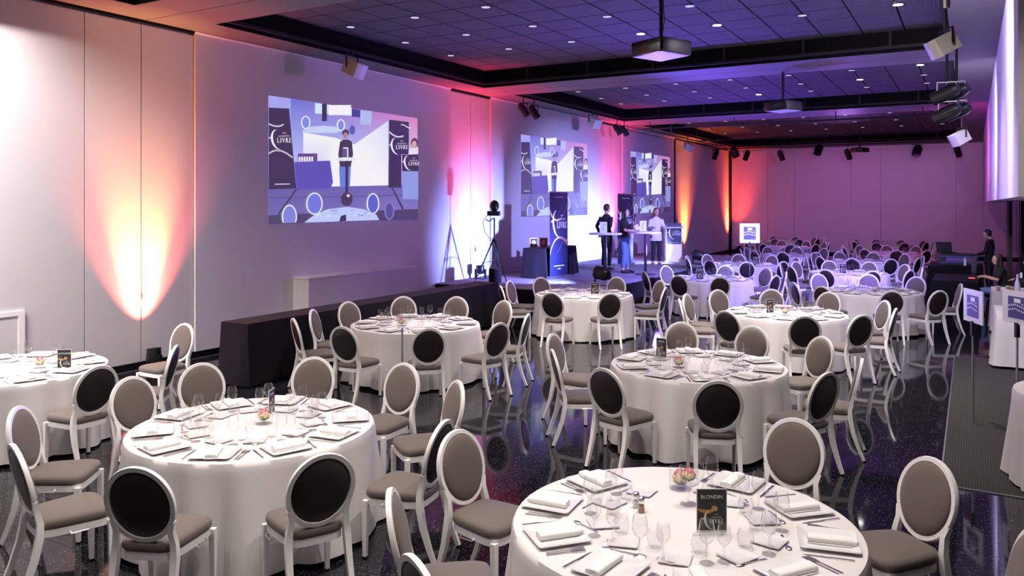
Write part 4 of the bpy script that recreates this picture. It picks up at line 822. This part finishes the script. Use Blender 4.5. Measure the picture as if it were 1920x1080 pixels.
def person(label, loc, rz, J, top, trousers, hair, long_sleeve=False, long_hair=False, hem=.0, shoes='shoe', curl=.6, seated=False, look=(0, 1, 0)):
    t = thing('person', label, 'person', loc, rz)
    V_ = {k: Vector(v) for k, v in J.items()}; X = Vector((1, 0, 0))
    pel, ch, nk, hd = V_['pelvis'], V_['chest'], V_['neck'], V_['head']; spine = (nk-pel).normalized(); fr = X.cross(spine)*-1; lk = Vector(look).normalized(); lx = lk.cross(Vector((0, 0, 1))).normalized()
    sh = (V_['shR']-V_['shL']).normalized()
    def torso(mb, g, lo=-.06):
        hw = .032 if lo < -.15 else 0
        loft(mb, [(pel+spine*lo, X, fr, .145+g+hw, .10+g+hw*.9), (pel+spine*.03, X, fr, .16+g+hw*.4, .108+g+hw*.4), (pel.lerp(ch, .5), (X+sh).normalized(), fr, .132+g, .095+g), (ch, sh, fr, .162+g, .112+g), (ch.lerp(nk, .55), sh, fr, .165+g, .095+g), (ch.lerp(nk, .85), sh, fr, .10+g, .07+g), (nk, sh, fr, .055+g*.5, .055+g*.5)])
    def arm(mb, s, g, to=1.0):
        a, b, c = V_['sh'+s], V_['el'+s], V_['wr'+s]
        if to <= .5: mb.tube([a, a.lerp(b, .5), a.lerp(b, to*2)], [.058+g, .052+g, .050+g*1.3], 10)
        else: mb.tube([a, a.lerp(b, .5), b, b.lerp(c, .45), c], [.056+g, .050+g, .041+g, .038+g, .028+g], 10)
    def leg(mb, s, g, cut=1.0):
        a, b, c = V_['hip'+s], V_['kn'+s], V_['an'+s]; mb.tube([a, a.lerp(b, .4), b, b.lerp(c, .35), b.lerp(c, cut)], [.088+g, .080+g, .058+g, .058+g, .042+g*1.2], 12)
    body = MB(); torso(body, -.012)
    for s in 'LR':
        arm(body, s, -.004); leg(body, s, -.008); c = V_['an'+s]; body.tube([c+Vector((0, -.04, -.045)), c+Vector((0, .05, -.05)), c+Vector((0, .15, -.06))], [.032, .036, .022], 8)
        d = V_['wr'+s]-V_['el'+s]
        hand(body, V_['wr'+s], V_.get('hd'+s, d), 1 if s == 'R' else -1, curl, J.get('palm'+s, (0, 0, -1)))
    body.tube([nk-spine*.05, nk+spine*.03, hd-Vector((0, 0, .05))], [.055, .05, .052], 10)
    loft(body, [(hd+Vector((0, 0, z))+lk*f, lx, lk, rx, ry) for z, f, rx, ry in ((-.118, .035, .028, .03), (-.10, .02, .048, .062), (-.06, .008, .062, .082), (-.02, 0, .071, .093), (.03, 0, .074, .096), (.075, -.004, .064, .085), (.105, -.006, .035, .05))])
    body.tube([hd+lk*.085+Vector((0, 0, .012)), hd+lk*.112+Vector((0, 0, -.028)), hd+lk*.09+Vector((0, 0, -.036))], [.009, .013, .008], 6)
    for s in (-1, 1): body.ball(hd+lx*s*.075+Vector((0, 0, -.01)), .010, .018, .028, 8, 6)
    bo = body.build('body', M['skin'], t); remesh(bo, .009, 3)
    ey = MB()
    for s in (-1, 1): ey.ball(hd+lk*.088+lx*s*.030+Vector((0, 0, .008)), .010, .010, .008, 8, 6)
    ey.build('eyes', M['hair_dark'], t, 60); MB().tube([hd+lk*.092+lx*-.022+Vector((0, 0, -.062)), hd+lk*.099+Vector((0, 0, -.065)), hd+lk*.092+lx*.022+Vector((0, 0, -.062))], [.004, .007, .004], 6).build('lips', mat('lips', (.45, .12, .12), .5), t, 60)
    sm = MB(); torso(sm, .006, -.10-hem)
    for s in 'LR': arm(sm, s, .009, .93 if long_sleeve else .42)
    remesh(sm.build('jacket' if top == 'suit' else 'shirt', M[top], t), .012, 4)
    tr = MB(); loft(tr, [(pel+spine*.05, X, fr, .158, .108), (pel-spine*.05 if not seated else pel-spine*.03, X, fr, .172, .122), (pel-spine*.10 if not seated else pel-spine*.06, X, fr, .15, .11)])
    for s in 'LR': leg(tr, s, .008, .94 if trousers != 'jeans' else .85)
    remesh(tr.build('trousers', M[trousers], t), .012, 4)
    for s in 'LR':
        c = V_['an'+s]; remesh(MB().tube([c+Vector((0, -.055, -.055)), c+Vector((0, .0, -.045)), c+Vector((0, .09, -.058)), c+Vector((0, .185, -.066))], [.036, .044, .042, .028], 10).build('shoe', M[shoes], t), .010, 3)
    hr = MB(); loft(hr, [(hd+Vector((0, 0, z))-lk*f, lx, lk, rx, ry) for z, f, rx, ry in ((-.07, .055, .05, .035), (-.03, .040, .074, .062), (.02, .030, .084, .078), (.06, .018, .083, .092), (.10, .012, .065, .078), (.128, .012, .03, .04))])
    if long_hair:
        loft(hr, [(hd+Vector((0, 0, .03))-lk*.04, lx, lk, .088, .06), (hd+Vector((0, 0, -.08))-lk*.055, lx, lk, .100, .05), (hd+Vector((0, 0, -.17))-lk*.06, lx, lk, .10, .045), (hd+Vector((0, 0, -.24))-lk*.065, lx, lk, .05, .03)])
        for s in (-1, 1): hr.tube([hd+lx*s*.075+Vector((0, 0, .06)), hd+lx*s*.09+lk*.01+Vector((0, 0, -.04)), hd+lx*s*.085+lk*.0+Vector((0, 0, -.16))], [.022, .028, .016], 8)
    remesh(hr.build('hair', M[hair], t), .009, 3)
    return t
def stand(h=1.75, sw=.0, **k):
    s = h/1.75
    J = dict(pelvis=(0, 0, .94), chest=(0, .0, 1.26), neck=(0, -.01, 1.49), head=(0, .015, 1.635), shL=(-.172, -.01, 1.395), shR=(.172, -.01, 1.395), elL=(-.24, -.03, 1.14), elR=(.24, -.03, 1.14), wrL=(-.25, .05, .89), wrR=(.25, .05, .89), hipL=(-.09, 0, .90), hipR=(.09, 0, .90), knL=(-.10, .015, .50), knR=(.10, .015, .50), anL=(-.11, -.02, .09), anR=(.11, -.02, .09))
    J.update(k); return {a: (tuple(q*s for q in b) if not (a.startswith('palm') or a.startswith('hd')) else b) for a, b in J.items()}
person('man in a dark suit on stage, back turned, hands clasped behind him', (-8.75, 20.3, SZ), R(-20), stand(1.82, elL=(-.25, -.12, 1.16), elR=(.25, -.12, 1.16), wrL=(-.06, -.20, .96), wrR=(.05, -.22, .95), hdL=(.7, -.1, -.5), hdR=(-.7, -.1, -.5), palmL=(0, 1, 0), palmR=(0, -1, 0)), 'suit', 'suit', 'hair_dark', True, False, .12, curl=.8)
person('woman in a black t-shirt and jeans on stage, holding a microphone and a card', (-7.95, 19.6, SZ), R(-75), stand(1.72, elL=(-.25, .06, 1.15), wrL=(-.10, .22, 1.33), hdL=(.25, .2, .9), elR=(.25, .06, 1.15), wrR=(.20, .32, 1.15), hdR=(0, 1, .1), palmL=(.5, 1, 0), head=(0, .035, 1.625), knL=(-.10, .05, .5), anL=(-.11, .08, .09)), 'tee', 'jeans', 'hair_dark', False, True, .04, curl=1.0)
person('woman in a white blouse behind the right cocktail table, facing the room', (-8.2, 22.75, SZ), R(-135), stand(1.70, elL=(-.25, .05, 1.14), wrL=(-.16, .27, 1.12), elR=(.26, .05, 1.14), wrR=(.22, .27, 1.16), hdL=(.3, 1, 0), hdR=(0, 1, .1)), 'blouse', 'suit', 'hair_red', True, True, .10, 'skin', .7)
t = thing('microphone', 'black handheld microphone held by the woman in the t-shirt', 'microphone', (-7.70, 19.66, SZ+1.36)); MB().tube([(0, 0, 0), (.03, 0, .14)], .014, 8).build('handle', M['blackmetal'], t); MB().ball((.035, 0, .165), .026).build('mic_head', M['shiny'], t, 60)
t = thing('cue_card', 'pale cue card in the hand of the woman in the t-shirt', 'card', (-7.50, 19.50, SZ+1.15), R(10)); MB().box(-.06, .06, -.002, .002, 0, .15, Matrix.Rotation(R(-35), 4, 'Y')).build('card', M['white'], t)
def sit(**k):
    J = dict(pelvis=(0, 0, .54), chest=(0, .05, .86), neck=(0, .08, 1.08), head=(0, .13, 1.22), shL=(-.18, .07, 1.03), shR=(.18, .07, 1.03), elL=(-.24, .16, .78), elR=(.24, .16, .78), wrL=(-.14, .38, .84), wrR=(.14, .38, .84), hdL=(.1, 1, -.1), hdR=(-.1, 1, -.1), hipL=(-.09, .02, .52), hipR=(.09, .02, .52), knL=(-.14, .44, .52), knR=(.14, .44, .52), anL=(-.14, .42, .09), anR=(.14, .42, .09)); J.update(k); return J
person('technician in black seated at the glowing monitor, typing', (.62, 20.5, 0), R(95), sit(), 'tee', 'jeans', 'hair_dark', False, True, .05, seated=True)
person('technician in black standing behind the mixing gear', (.42, 25.0, 0), R(75), stand(1.76, head=(0, .06, 1.62), elL=(-.24, .05, 1.14), wrL=(-.15, .28, 1.05), elR=(.24, .05, 1.14), wrR=(.15, .28, 1.05), hdL=(0, 1, 0), hdR=(0, 1, 0)), 'tee', 'suit', 'hair_dark', True, False, .05)
person('technician in black seated at the right picture edge', (1.18, 19.9, 0), R(80), sit(), 'tee', 'jeans', 'hair_dark', True, True, .05, seated=True)
for x, y, rz, lab in ((.62, 20.5, R(95), 'white oval-backed chair under the typing technician'), (1.18, 19.9, R(80), 'white oval-backed chair under the technician at the right edge')):
    stamp(CHAIR_FAR, thing('medallion_chair', lab, 'chair', (x, y, 0), rz, 'oval-backed banquet chairs'))
